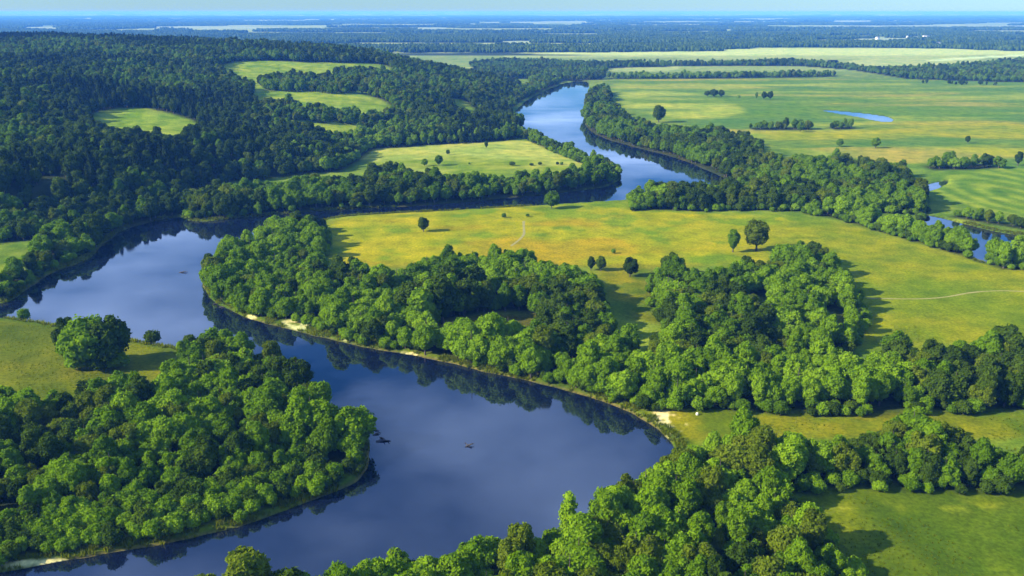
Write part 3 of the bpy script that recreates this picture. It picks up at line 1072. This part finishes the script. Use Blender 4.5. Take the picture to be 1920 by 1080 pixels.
trees = []
for wi, (nme, p) in enumerate(WOODS):
    x, y = jgrid(p.min(0), p.max(0), STEP[nme], rng)
    m = inside(p, x, y)
    x, y = x[m], y[m]
    for g in GAPS:
        if nme == 'marshedge':
            break
        k = ~inside(g, x, y)
        x, y = x[k], y[k]
    s = water_s(x, y)
    k = s > 1.2
    x, y, s = x[k], y[k], s[k]
    k = vnoise(x, y, 12, 55) > .06
    x, y, s = x[k], y[k], s[k]
    sz = .55 + .58 * fbm(x, y, 26, 71, 3) + rng.uniform(-.22, .24, len(x))
    tv = fbm(x, y, 38, 81, 3) + rng.uniform(-.16, .16, len(x))
    if nme == 'left':
        front = (s < 24) & (to_px(x, y, 1.0)[1] > 865)
        k = ~(front & (s < 15))
        sz = np.where(front, np.clip(.40 + (s - 12) * .03, .45, .9), sz)
        x, y, s, sz, tv = x[k], y[k], s[k], sz[k], tv[k]
    if nme in ('farbelt', 'farbelt2', 'upbank', 'hedge1', 'hedge2'):
        sz *= .95
    sz *= ROWSCALE.get(nme, 1.0) * (1.12 if nme in ROWSCALE or nme in ('bend', 'farbank') else 1.0)
    if nme == 'peninsula':
        sz *= np.where(s < 7, .9, 1.15)
    for i in range(len(x)):
        t = tv[i]
        tone = 'bright' if t < .50 else 'mid' if t < .63 else 'olive' if t < .68 else 'dark'
        if nme in ('farbank', 'peninsula', 'farbelt2', 'hedge1', 'hedge2', 'upbank'):
            tone = 'mid' if t < .5 else 'olive' if t < .56 else 'dark'
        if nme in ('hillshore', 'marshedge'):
            tone = 'dark' if random.random() < .8 else 'mid'  # dark leaf colour stands in for shade at the hill foot and marsh
        if nme in ('bottom',) and tone == 'bright' and random.random() < .3:
            tone = 'olive'
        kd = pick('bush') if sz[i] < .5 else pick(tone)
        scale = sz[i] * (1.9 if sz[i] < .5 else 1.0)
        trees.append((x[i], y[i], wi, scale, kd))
    if nme == 'left':                      # low willows stepping down to the bank
        x, y = jgrid(p.min(0), p.max(0), 2.9, rng)
        s = water_s(x, y)
        m = inside(p, x, y) & (s > 2.5) & (s < 17) & (to_px(x, y, 1.0)[1] > 865) & (vnoise(x, y, 7, 58) > .2)
        x, y, s = x[m], y[m], s[m]
        for i in range(len(x)):
            trees.append((x[i], y[i], wi, random.uniform(.42, .62) + .024 * s[i], pick('bush')))
    # low growth along the wood's edge
    if nme in ('left', 'centre', 'block', 'bottom', 'farbank', 'peninsula', 'leftbank', 'channelrow', 'bend', 'row', 'corner'):
        x, y = jgrid(p.min(0), p.max(0), 3.6, rng)
        d = edge_dist(p, x, y)
        m = (d < 3.2) & (y < 900)
        x, y = x[m], y[m]
        for g in GAPS:
            k = ~inside(g, x, y)
            x, y = x[k], y[k]
        k = (water_s(x, y) > .9) & (vnoise(x, y, 9, 57) > .3)
        x, y = x[k], y[k]
        for i in range(len(x)):
            trees.append((x[i], y[i], wi, random.uniform(.45, .95), pick('bush')))
WN = [n for n, _ in WOODS]
tx = np.array([t[0] for t in trees]); ty = np.array([t[1] for t in trees])
twi = np.array([t[2] for t in trees]); tsc = np.array([t[3] for t in trees]); tkd = np.array([t[4] for t in trees])
tz = ground_z(tx, ty)
KH = np.array([k['H'] for k in KINDS]); KR = np.array([k['R'] for k in KINDS])
cpx, cpy, cdep = to_px(tx, ty, tz + KH[tkd] * tsc * .62)
_, toppy, _ = to_px(tx, ty, tz + KH[tkd] * tsc)
size_px = FPX * KH[tkd] * tsc / cdep
inframe = (cpx > 4) & (cpx < 1916) & (toppy < 1068) & (toppy > 0)
N_SINGLE = 262
order = np.argsort(-np.where(inframe, size_px * (.75 + .5 * (tsc > .5)), 0))
single = np.zeros(len(tx), bool)
single[order[:N_SINGLE]] = True

# ------------------------------------------------------------------ single trees of the near woods
TONE_WORD = {'bright': 'bright green', 'mid': 'mid green', 'olive': 'olive green', 'dark': 'dark green', 'needle': 'dark green'}
FORM_WORD = {'round': 'rounded', 'broad': 'broad', 'tall': 'tall narrow', 'weeping': 'drooping', 'multi': 'many headed', 'bush': 'low', 'slim': 'slim'}
MARKS = [('left', 690, 840, 'at the river point by the driftwood'), ('left', 640, 800, 'on the left wood\'s riverward edge'), ('left', 540, 700, 'at the back corner facing the wide water'),
         ('left', 400, 630, 'at the left wood\'s high far corner'), ('left', 560, 920, 'over the grassy bank below the point'), ('left', 440, 960, 'above the middle of the grassy bank'),
         ('left', 290, 985, 'above the grassy bank by the lower river'), ('left', 150, 1010, 'near the pale shore at lower left'), ('left', 30, 1020, 'above the pale shore in the lower left corner'),
         ('left', 80, 930, 'inside the left wood near its lower corner'), ('left', 230, 900, 'inside the lower left wood'), ('left', 380, 890, 'in the lower middle of the left wood'),
         ('left', 520, 860, 'in the left wood behind the point'), ('left', 450, 780, 'in the heart of the left wood'), ('left', 280, 800, 'in the middle of the left wood'),
         ('left', 100, 810, 'in the left wood\'s outer side'), ('left', 150, 730, 'just below the left meadow'),
         ('bottom', 450, 1060, 'at the lower wood\'s tip by the river'), ('bottom', 640, 1040, 'on the near shore left of centre'), ('bottom', 780, 1020, 'on the near shore below the wide water'),
         ('bottom', 930, 1000, 'on the near shore in mid picture'), ('bottom', 1050, 970, 'on the near shore by the slim poplar'), ('bottom', 1160, 910, 'on the near shore above the slim poplar'),
         ('bottom', 1260, 850, 'at the shore corner below the slipped sand'), ('bottom', 1380, 830, 'below the golden strip'), ('bottom', 1520, 830, 'between golden strip and lower meadow'),
         ('bottom', 1680, 800, 'at the end of the golden strip'), ('bottom', 1820, 840, 'in the far belt above the lower meadow'), ('bottom', 1700, 890, 'bordering the lower meadow\'s back edge'),
         ('bottom', 1880, 890, 'at the meadow\'s back edge far along'), ('bottom', 1500, 900, 'at the lower meadow\'s back corner'), ('bottom', 1500, 980, 'bordering the lower meadow\'s near side'),
         ('bottom', 1560, 1050, 'at the lower meadow edge near the bottom'), ('bottom', 1400, 1040, 'inside the lower wood beside the meadow'), ('bottom', 1250, 1040, 'deep in the lower wood'),
         ('bottom', 1080, 1050, 'low in the wood below the poplar'), ('bottom', 1330, 950, 'in the middle of the lower wood'), ('bottom', 1230, 920, 'in the lower wood above the poplar'),
         ('bottom', 1400, 890, 'in the lower wood behind the meadow corner'), ('bottom', 860, 1060, 'at the picture\'s foot under the wide water'), ('bottom', 620, 1075, 'at the picture\'s foot by the river'),
         ('centre', 820, 690, 'on the middle bank by the marsh'), ('centre', 950, 700, 'on the middle bank below the marsh'), ('centre', 1100, 730, 'on the middle bank near the slipped sand'),
         ('centre', 1250, 740, 'behind the slipped sand'), ('centre', 1400, 740, 'at the golden strip\'s back edge'), ('centre', 1600, 740, 'in the belt behind the golden strip'),
         ('centre', 1800, 740, 'in the right hand belt behind the strip')]
GROUPS = {'left': 'trees of the wood on the near left bank', 'bottom': 'trees of the wood along the near shore', 'centre': 'trees of the wood on the middle bank'}
ORD = ['', 'first', 'second', 'third', 'fourth', 'fifth', 'sixth', 'seventh', 'eighth', 'ninth', 'tenth']
NUM = ['', 'one', 'two', 'three', 'four', 'five', 'six', 'seven', 'eight', 'nine', 'ten']
ids = [i for i in np.where(single)[0]]
base = {}
for i in ids:
    wname = WN[twi[i]]
    k = KINDS[tkd[i]]
    best = min((m for m in MARKS if m[0] == wname), key=lambda m: (m[1] - cpx[i]) ** 2 + 2.5 * (m[2] - cpy[i]) ** 2, default=None)
    where = best[3] if best else 'beside the river'
    noun = 'bush' if k['form'] == 'bush' else 'tree'
    base.setdefault((noun, TONE_WORD[k['tone']] + ' ' + FORM_WORD[k['form']] + ' ' + noun + ' ' + where), []).append(i)
labels = {}
for (noun, b), mem in base.items():
    mem.sort(key=lambda i: cpx[i])
    n = len(mem)
    for r_, i in enumerate(mem):
        if n == 1:
            labels[i] = b
        elif n == 2:
            labels[i] = b + (', left of two' if r_ == 0 else ', right of two')
        elif r_ == 0:
            labels[i] = b + ', leftmost of ' + NUM[min(n, 10)]
        elif r_ == n - 1:
            labels[i] = b + ', rightmost of ' + NUM[min(n, 10)]
        else:
            labels[i] = b + ', ' + ORD[min(r_ + 1, 10)] + ' from left'


def plant(kind, x, y, z, scale, rot, name, label, cat, group=None, squash=1.0):
    k = KINDS[kind]
    o = bpy.data.objects.new(name, None)
    COL.objects.link(o)
    o.location = (x, y, z)
    o.rotation_euler = (0, 0, rot)
    o.scale = (scale * squash, scale * squash, scale)
    o.empty_display_size = .5
    tag(o, label, cat, group)
    link('crown', k['crown'], o)
    if k['form'] != 'bush':
        link('trunk', k['trunk'], o)
    return o


for i in ids:
    k = KINDS[tkd[i]]
    bush = k['form'] == 'bush'
    plant(int(tkd[i]), tx[i], ty[i], tz[i], float(tsc[i]), random.uniform(0, 6.28), 'bush' if bush else 'broadleaf_tree', labels[i], 'bush' if bush else 'tree',
          GROUPS.get(WN[twi[i]]), random.uniform(.92, 1.12))


# ------------------------------------------------------------------ lone trees and bushes: foot at px, py, height in pixels of the photograph
def lone(px, py, hpx, tone_or_kind, label, form=None, cat='tree', name='broadleaf_tree', group=None, squash=1.0, z=0.0):
    x, y = w(px, py, 1.0 + z)
    x, y = float(x), float(y)
    zz = float(ground_z(np.array([x]), np.array([y]))[0])
    _, _, dep = to_px(x, y, zz)
    h = hpx * dep / FPX / math.cos(math.atan2(CAMH, y))
    c = BY[tone_or_kind]
    if form:
        c = [q for q in c if KINDS[q]['form'] == form] or c
    kd = c[int(abs(px * 7 + py)) % len(c)]
    s = h / KINDS[kd]['H']
    return plant(kd, x, y, zz, s, (px * .37) % 6.28, name, label, cat, group, squash)


BUSHES = dict(cat='bush', name='bush')
lone(794, 436, 28, 'dark', 'round dark tree alone on the golden meadow', 'round', squash=1.1)
lone(1034, 392, 33, 'mid', 'spreading tree on the golden meadow close to the river', 'broad', squash=1.0)
lone(1374, 473, 44, 'mid', 'smaller pointed tree of the meadow pair', 'tall', squash=1.0)
lone(1418, 470, 60, 'olive', 'big tree of the meadow pair beside a smaller one', 'round', squash=1.05)
lone(945, 409, 9, 'bush', 'tiny dark bush left of the footpath on golden meadow', squash=.9, **BUSHES)
lone(989, 407, 6, 'bush', 'low dark bush at the footpath\'s upper end', squash=1.1, **BUSHES)
lone(1181, 520, 37, 'dark', 'round dark tree in the small clearing', 'round', squash=1.1)
lone(1108, 508, 27, 'dark', 'dark tree at the clearing\'s far left, first of two', 'tall', squash=1.1)
lone(1126, 509, 28, 'dark', 'dark tree at the clearing\'s far left, second of two', 'round', squash=1.0)
lone(1150, 476, 9, 'bush', 'small bush between golden meadow and clearing', **BUSHES)
lone(1235, 230, 33, 'dark', 'big dark solitary tree at the far bank wood\'s meadow edge', 'round', squash=1.1)
G1 = 'copse on the far right meadow'
lone(1326, 181, 11, 'dark', 'left tree of the wide far copse of three', 'round', group=G1, squash=1.4)
lone(1338, 182, 15, 'dark', 'middle tree of the wide far copse of three', 'broad', group=G1, squash=1.2)
lone(1352, 182, 14, 'dark', 'right tree of the wide far copse of three', 'round', group=G1, squash=1.2)
G2 = 'small copse beside the wide far copse'
lone(1418, 186, 13, 'mid', 'slight tree at the small far copse\'s left', 'tall', group=G2, squash=.8)
lone(1432, 187, 15, 'dark', 'middle tree of the small far copse', 'round', group=G2)
lone(1444, 187, 16, 'dark', 'right tree of the small far copse', 'round', group=G2)
lone(1385, 184, 6, 'bush', 'little dark bush between the two far copses', **BUSHES)
lone(1641, 278, 20, 'mid', 'round tree on the yellow field near the far bank wood', 'round', squash=1.2)
lone(1574, 276, 15, 'mid', 'low spreading tree left of the round field tree', 'broad', squash=1.0)
lone(1814, 269, 14, 'dark', 'small round tree alone on the right yellow field', 'round')
lone(1908, 311, 27, 'dark', 'dark tree at the field edge near the right border', 'tall', squash=1.1)
lone(1500, 248, 20, 'mid', 'pale round tree in front of the dark field hedge', 'round')
# left meadow
lone(128, 686, 90, 'dark', 'slim dark tree left of the broad meadow trees', 'tall', squash=.8)
lone(168, 692, 96, 'mid', 'broad lit tree in the middle of the meadow clump', 'broad', group='clump on the left meadow', squash=1.05)
lone(208, 690, 92, 'dark', 'broad dark tree at the right of the meadow clump', 'broad', group='clump on the left meadow', squash=.95)
lone(146, 694, 30, 'bush', 'low bush at the foot of the meadow clump, leftmost of three', group='bushes under the left meadow clump', squash=1.2, **BUSHES)
lone(186, 698, 32, 'bush', 'low bush at the foot of the meadow clump, middle of three', group='bushes under the left meadow clump', squash=1.2, **BUSHES)
lone(222, 693, 34, 'bush', 'low bush at the foot of the meadow clump, rightmost of three', group='bushes under the left meadow clump', squash=1.1, **BUSHES)
lone(285, 641, 25, 'bush', 'squat trimmed looking bush on the left shore', squash=1.1, **BUSHES)
lone(46, 597, 22, 'bush', 'pale grey green bush at the left bend\'s shore', squash=.9, **BUSHES)
lone(128, 606, 19, 'bush', 'small cone shaped bush by the left water edge', squash=.75, **BUSHES)
lone(340, 656, 16, 'bush', 'dark low bush at the left meadow\'s river corner', **BUSHES)
# peninsula meadow
lone(823, 311, 20, 'mid', 'round tree standing on the peninsula meadow', 'round', squash=1.1)
lone(796, 312, 14, 'mid', 'smaller tree left of the round peninsula tree', 'broad')
lone(840, 290, 9, 'bush', 'small bush behind the round peninsula tree', squash=.8, **BUSHES)
lone(912, 278, 14, 'dark', 'narrow dark tree at the peninsula meadow\'s back', 'tall')
lone(866, 270, 9, 'bush', 'low bush against the hill at the peninsula\'s back', **BUSHES)
lone(960, 311, 8, 'bush', 'low dark bush midway on the peninsula meadow', squash=1.4, **BUSHES)
lone(996, 311, 5, 'bush', 'low bush beside the bare patch on the peninsula', squash=1.6, **BUSHES)
lone(1012, 310, 6, 'bush', 'low bush right of the bare patch on the peninsula', squash=1.3, **BUSHES)
lone(1045, 310, 6, 'bush', 'left of two tiny bushes on the peninsula\'s bright end', **BUSHES)
lone(1053, 310, 6, 'bush', 'right of two tiny bushes on the peninsula\'s bright end', **BUSHES)
lone(880, 309, 4, 'bush', 'tiny bush left of the dark peninsula bushes', **BUSHES)
# near shore
lone(1064, 1022, 92, 'slim', 'slim pale poplar rising from the near shore', name='poplar_tree')
lone(1560, 243, 13, 'dark', 'dark tree at the short far hedge\'s left end', 'round')

# ------------------------------------------------------------------ the rest of the woods, as masses
SCATTER = None


def scatter_group():
    ng = bpy.data.node_groups.new('scatter', 'GeometryNodeTree')
    ng.interface.new_socket('Geometry', in_out='INPUT', socket_type='NodeSocketGeometry')
    ng.interface.new_socket('Geometry', in_out='OUTPUT', socket_type='NodeSocketGeometry')
    n, l = ng.nodes, ng.links
    gi, go = n.new('NodeGroupInput'), n.new('NodeGroupOutput')
    ip = n.new('GeometryNodeInstanceOnPoints')
    ci = n.new('GeometryNodeCollectionInfo')
    ci.inputs['Collection'].default_value = PROTO
    ci.inputs['Separate Children'].default_value = True
    ci.inputs['Reset Children'].default_value = True
    ip.inputs['Pick Instance'].default_value = True

    def at(nm, ty):
        a = n.new('GeometryNodeInputNamedAttribute')
        a.data_type = ty
        a.inputs['Name'].default_value = nm
        return a.outputs['Attribute']
    l.new(gi.outputs[0], ip.inputs['Points'])
    l.new(ci.outputs[0], ip.inputs['Instance'])
    l.new(at('kind_index', 'INT'), ip.inputs['Instance Index'])
    l.new(at('turn', 'FLOAT_VECTOR'), ip.inputs['Rotation'])
    l.new(at('size', 'FLOAT_VECTOR'), ip.inputs['Scale'])
    l.new(ip.outputs[0], go.inputs[0])
    return ng


SCATTER = scatter_group()


def mass(name, x, y, z, kind, scale, label, cat, squash=None):
    n = len(x)
    me = bpy.data.meshes.new(name)
    me.vertices.add(n)
    me.vertices.foreach_set('co', np.c_[x, y, z].astype(np.float32).ravel())
    a = me.attributes.new('kind_index', 'INT', 'POINT')
    a.data.foreach_set('value', np.asarray(kind, np.int32))
    a = me.attributes.new('turn', 'FLOAT_VECTOR', 'POINT')
    a.data.foreach_set('vector', np.c_[np.zeros(n), np.zeros(n), rng.uniform(0, 6.28, n)].astype(np.float32).ravel())
    sq = rng.uniform(.9, 1.14, n) if squash is None else squash
    a = me.attributes.new('size', 'FLOAT_VECTOR', 'POINT')
    a.data.foreach_set('vector', np.c_[scale * sq, scale * sq, scale].astype(np.float32).ravel())
    o = link(name, me)
    md = o.modifiers.new('scatter', 'NODES')
    md.node_group = SCATTER
    tag(o, label, cat, kind='stuff')
    return o


rest = ~single
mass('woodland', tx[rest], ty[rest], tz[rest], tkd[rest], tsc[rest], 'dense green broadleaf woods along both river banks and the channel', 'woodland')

# sedge along the banks, tall grass in the near meadows
x, y = jgrid((-230, 150), (420, 560), 1.15, rng)
m = np.abs(x) < y * .68 + 10
x, y = x[m], y[m]
s_ = water_s(x, y)
d_ = (vnoise(x, y, 11, 201) * .6 + vnoise(x, y, 3.5, 202) * .4)
m = (s_ > .1) & (s_ < 3.4) & (d_ > .38)
for q_ in SANDS:
    m &= ~inside(q_, x, y)
x, y, s_ = x[m], y[m], s_[m]
mass('bank_sedge', x, y, ground_z(x, y, s_), rng.choice(BY['tuft'], len(x)), rng.uniform(.7, 1.5, len(x)), 'tufts of green sedge growing along the river banks', 'sedge')
x, y = jgrid((-230, 150), (300, 330), 1.5, rng)
m = np.abs(x) < y * .68 + 10
x, y = x[m], y[m]
s_ = water_s(x, y)
d_ = fbm(x, y, 22, 211, 4)
m = (s_ > 4) & (d_ > .53)
for nme, p in WOODS:
    if p[:, 1].min() < 500:
        m &= ~inside(p, x, y)
x, y, s_ = x[m], y[m], s_[m]
mass('meadow_grass', x, y, ground_z(x, y, s_) - .1, rng.choice(BY['tuft'], len(x)), rng.uniform(.22, .5, len(x)), 'clumps of tall grass standing in the near meadows', 'grass',
     squash=rng.uniform(1.0, 1.9, len(x)))

# hill forest
x, y = jgrid((-1900, 420), (60, 2250), 7.3, rng)
m = inside(HILL, x, y) & (np.abs(x) < y * .78 + 120)
x, y = x[m], y[m]
for f in HILL_FIELDS:
    k = sdf(f, x, y, 30) > 1
    for b_ in HILL_BELTS:
        k |= inside(b_, x, y)
    x, y = x[k], y[k]
k = (water_s(x, y) > 4) & (fbm(x, y, 70, 131, 3) < .80)
x, y = x[k], y[k]
zz = ground_z(x, y)
pine_and_shade = fbm(x, y, 150, 91, 3) + .12 * (sstep(-150, -30, sdf(HILL, x, y, 300)) * (y < 650) + sstep(1200, 1500, y) - .5)  # pine patches; darker trees at the spur foot put its shade into colour
kd = np.empty(len(x), int)
sc_ = np.empty(len(x))
for i in range(len(x)):
    q = pine_and_shade[i] + random.uniform(-.12, .12)
    if q > .70:
        kd[i] = pick('pine'); sc_[i] = random.uniform(.8, 1.25)
    elif q > .52:
        kd[i] = pick('dark'); sc_[i] = random.uniform(.75, 1.3)
    else:
        kd[i] = pick('mid' if random.random() < .6 else 'olive' if random.random() < .5 else 'dark'); sc_[i] = random.uniform(.65, 1.2)
sc_ *= .72 + .46 * fbm(x, y, 60, 137, 3)
mass('hill_forest', x, y, zz, kd, sc_, 'dark mixed forest covering the long hill on the left', 'forest')

# far plain: single rows of trees and copses, then forest
X, Y, K, S_ = [], [], [], []
for (a, b, dens) in (((700, 88), (1000, 92), 12), ((1150, 93), (1260, 94), 10), ((1270, 92), (1340, 93), 10), ((1140, 143), (1540, 146), 9),
                     ((1700, 156), (1920, 162), 12), ((1000, 97), (1140, 96), 14)):
    p0, p1 = np.array(w(*a)), np.array(w(*b))
    n = int(np.hypot(*(p1 - p0)) / dens)
    t = np.sort(rng.uniform(0, 1, n))
    t = t[vnoise(t * 30, t * 0, 1.0, int(a[0])) > .35]
    q = p0 + (p1 - p0) * t[:, None] + rng.normal(size=(len(t), 2)) * 6
    X.append(q[:, 0]); Y.append(q[:, 1]); K.append(np.array([pick('dark') for _ in t], int)); S_.append(rng.uniform(.4, .8, len(t)))
for (y0, y1, step, sc0) in ((2600, 5200, 44, 1.0), (5200, 11000, 95, 1.7), (11000, 26000, 230, 3.2)):
    x, y = jgrid((-y1 * .72, y0), (y1 * .72, y1), step, rng)
    m = (np.abs(x) < y * .72) & (y > y0) & (y < y1)
    x, y = x[m], y[m]
    if sc0 == 0:
        m = fbm(x / 2, y, 260, 44) > .68
        x, y = x[m], y[m]
        m = sdf(HILL, x, y, 60) > 10
        x, y = x[m], y[m]
        X.append(x); Y.append(y); K.append(np.array([pick('dark') for _ in x], int)); S_.append(rng.uniform(.5, .9, len(x)))
    else:
        m = (far_wood(x, y) > rng.uniform(.25, .75, len(x))) & ~((y > 2450) & (y < 2800))
        x, y = x[m], y[m]
        m = sdf(HILL, x, y, 60) > 30
        x, y = x[m], y[m]
        X.append(x); Y.append(y); K.append(np.array([pick('copse') for _ in x], int)); S_.append(sc0 * rng.uniform(.75, 1.15, len(x)))
X, Y, K, S_ = (np.concatenate(q) for q in (X, Y, K, S_))
mass('distant_forest', X, Y, np.full(len(X), 1.0), K, np.minimum(S_, 1.15), 'hazy blue forests and tree lines on the distant plain', 'forest',
     squash=np.where(S_ > 1, S_, 1))

# ------------------------------------------------------------------ driftwood in the river
def snag(px, py, pieces, label, seed, group=None):
    r = np.random.default_rng(seed)
    x, y = w(px, py, 0)
    o = bpy.data.objects.new('driftwood', None)
    COL.objects.link(o)
    o.location = (float(x), float(y), 0)
    tag(o, label, 'driftwood', group)
    for L, rad, ang, tilt, dx, dy in pieces:
        d = np.array([math.cos(ang) * math.cos(tilt), math.sin(ang) * math.cos(tilt), math.sin(tilt)])
        p0 = np.array([dx, dy, -.1])
        mid = p0 + d * L * .5 + np.array([0, 0, .25])
        v, q = tube([p0, p0 + d * L * .25 + np.array([0, 0, .12]), mid, p0 + d * L], [rad, rad * .9, rad * .7, rad * .2], 7)
        vs, qs, off = [v], [q], len(v)
        for b in range(3):
            a2 = ang + r.uniform(.5, 1.2) * (1 if b % 2 else -1)
            s = p0 + d * L * r.uniform(.3, .8)
            e = s + np.array([math.cos(a2), math.sin(a2), r.uniform(.2, .8)]) * L * .3
            v, q = tube([s, (s + e) / 2 + np.array([0, 0, .1]), e], [rad * .45, rad * .3, rad * .08], 5)
            vs.append(v); qs.append(q + off); off += len(v)
        link('log', mesh_np('log', np.concatenate(vs), [np.concatenate(qs)], [M_DRIFT], True), o)


DG = 'driftwood off the left wood\'s point'
snag(718, 828, [(4.2, .42, .1, .06, -2, 0), (2.6, .3, 2.4, .1, .6, .8)], 'largest dark driftwood tangle off the left wood\'s point', 1, DG)
snag(706, 816, [(2.6, .32, .6, .12, -1, 0)], 'dark log nearest the left wood\'s point', 2, DG)
snag(704, 808, [(1.8, .28, 2.9, .1, 1, 0)], 'small upper log off the left wood\'s point', 3, DG)
snag(880, 837, [(2.6, .3, .3, .25, -1, 0), (1.8, .2, 2.6, .4, 0, 0)], 'dark snag poking out of the middle of the wide water', 4)
snag(344, 511, [(4, .35, .1, .1, -2, 0)], 'floating log on the upper left reach', 5)
snag(404, 571, [(2.5, .35, .4, .1, -1, 0)], 'first floating log along the middle bank\'s tip', 6)
snag(416, 576, [(2.5, .3, -.2, .1, -1, 0)], 'second floating log along the middle bank\'s tip', 7)


# ------------------------------------------------------------------ small buildings
def house(px, py, z, L, Wd, hw, hr, rot, label, group=None):
    x, y = w(px, py, z + 1)
    x, y = float(x), float(y)
    zz = float(ground_z(np.array([x]), np.array([y]))[0])
    o = bpy.data.objects.new('house', None)
    COL.objects.link(o)
    o.location = (x, y, zz)
    o.rotation_euler = (0, 0, rot)
    tag(o, label, 'house', group)
    a, b = L / 2, Wd / 2
    V = np.array([(-a, -b, -.5), (a, -b, -.5), (a, b, -.5), (-a, b, -.5), (-a, -b, hw), (a, -b, hw), (a, b, hw), (-a, b, hw), (-a, 0, hw + hr), (a, 0, hw + hr)])
    Q = np.array([(0, 1, 5, 4), (1, 2, 6, 5), (2, 3, 7, 6), (3, 0, 4, 7)])
    T = np.array([(5, 6, 9), (7, 4, 8)])
    link('wall', mesh_np('wall', V, [Q, T], [M_WALL]), o)
    e, t = .5, .25
    k = hr / b
    R = []
    for s in (-1, 1):
        R += [(-a - e, s * (b + e), hw - e * k), (a + e, s * (b + e), hw - e * k), (a + e, 0, hw + hr), (-a - e, 0, hw + hr),
              (-a - e, s * (b + e), hw - e * k + t), (a + e, s * (b + e), hw - e * k + t), (a + e, 0, hw + hr + t), (-a - e, 0, hw + hr + t)]
    F = []
    for s in (0, 8):
        F += [(s, s + 1, s + 2, s + 3), (s + 4, s + 7, s + 6, s + 5), (s, s + 4, s + 5, s + 1), (s + 1, s + 5, s + 6, s + 2), (s + 3, s + 2, s + 6, s + 7), (s, s + 3, s + 7, s + 4)]
    link('roof', mesh_np('roof', np.array(R) + np.array([0, 0, .02]), [np.array(F)], [M_ROOF]), o)
    w_ = np.array([(-.6, -.04, -.8), (.6, -.04, -.8), (.6, -.04, .8), (-.6, -.04, .8), (-.6, .06, -.8), (.6, .06, -.8), (.6, .06, .8), (-.6, .06, .8)])
    wf = np.array([(0, 1, 2, 3), (4, 7, 6, 5), (0, 4, 5, 1), (1, 5, 6, 2), (2, 6, 7, 3), (3, 7, 4, 0)])
    for dx in (-L * .28, L * .28):
        link('window', mesh_np('window', w_ + np.array([dx, -b - .02, hw * .55]), [wf], [M_ROOF]), o)


house(484, 262, 14, 7, 6, 4, 2.5, .5, 'white house among the trees on the hill\'s lower slope')
VG = 'pale houses of the far village'
VL = [(1736, 72, 26, 12, 9, 3, 'largest white building of the far village'), (1722, 76, 14, 10, 6, 4, 'house below and left of the largest village building'),
      (1700, 71, 16, 10, 6, 4, 'house left of the largest village building'), (1714, 82, 14, 10, 6, 4, 'lowest house of the far village'), (1630, 70, 18, 10, 6, 4, 'first house of the village from the left'),
      (1645, 74, 14, 10, 6, 4, 'second house of the village from the left'), (1605, 84, 16, 10, 5, 4, 'separate house left of the village, near the pale field'),
      (1760, 84, 14, 10, 5, 4, 'house right of the lowest village house'), (1880, 83, 18, 10, 6, 4, 'house far right of the village')]
for i, (px, py, L, Wd, hw, hr, lb) in enumerate(VL):
    house(px, py, 0, L * 1.1, Wd * 1.1, hw * 1.2, hr, i * .7, lb, VG)

# pale stone on the golden strip
r = np.random.default_rng(4)
v, t, q = blob((0, 0, .35), (.45, .4, .6), r, 9, 7)
x, y = w(1307, 780)
so = link('boulder', mesh_np('boulder', v, [t, q], [M_STONE], True))
so.location = (float(x), float(y), float(ground_z(np.array([float(x)]), np.array([float(y)]))[0]))
tag(so, 'small white stone standing upright on the golden strip', 'stone')

# ------------------------------------------------------------------ haze: the air of the valley
B = 62000.0
hv = np.array([(sx * B, sy, sz) for sz in (-6.0, 131.0) for sx, sy in ((-1, -3000.0), (1, -3000.0), (1, 125000.0), (-1, 125000.0))])
hfc = np.array([(0, 3, 2, 1), (4, 5, 6, 7), (0, 1, 5, 4), (1, 2, 6, 5), (2, 3, 7, 6), (3, 0, 4, 7)])
hm = bpy.data.materials.new('valley_air')
hm.use_nodes = True
nn = hm.node_tree.nodes
nn.clear()
ho = nn.new('ShaderNodeOutputMaterial')
pv = nn.new('ShaderNodeVolumePrincipled')
pv.inputs['Color'].default_value = (*HAZE_COLOR, 1)
pv.inputs['Density'].default_value = HAZE_DENSITY
pv.inputs['Absorption Color'].default_value = (.5, .5, .5, 1)
pv.inputs['Anisotropy'].default_value = 0.0
hm.node_tree.links.new(pv.outputs[0], ho.inputs['Volume'])
tag(link('haze', mesh_np('haze', hv, [hfc], [hm])), 'thin blue haze lying over the whole valley', 'haze', kind='stuff')
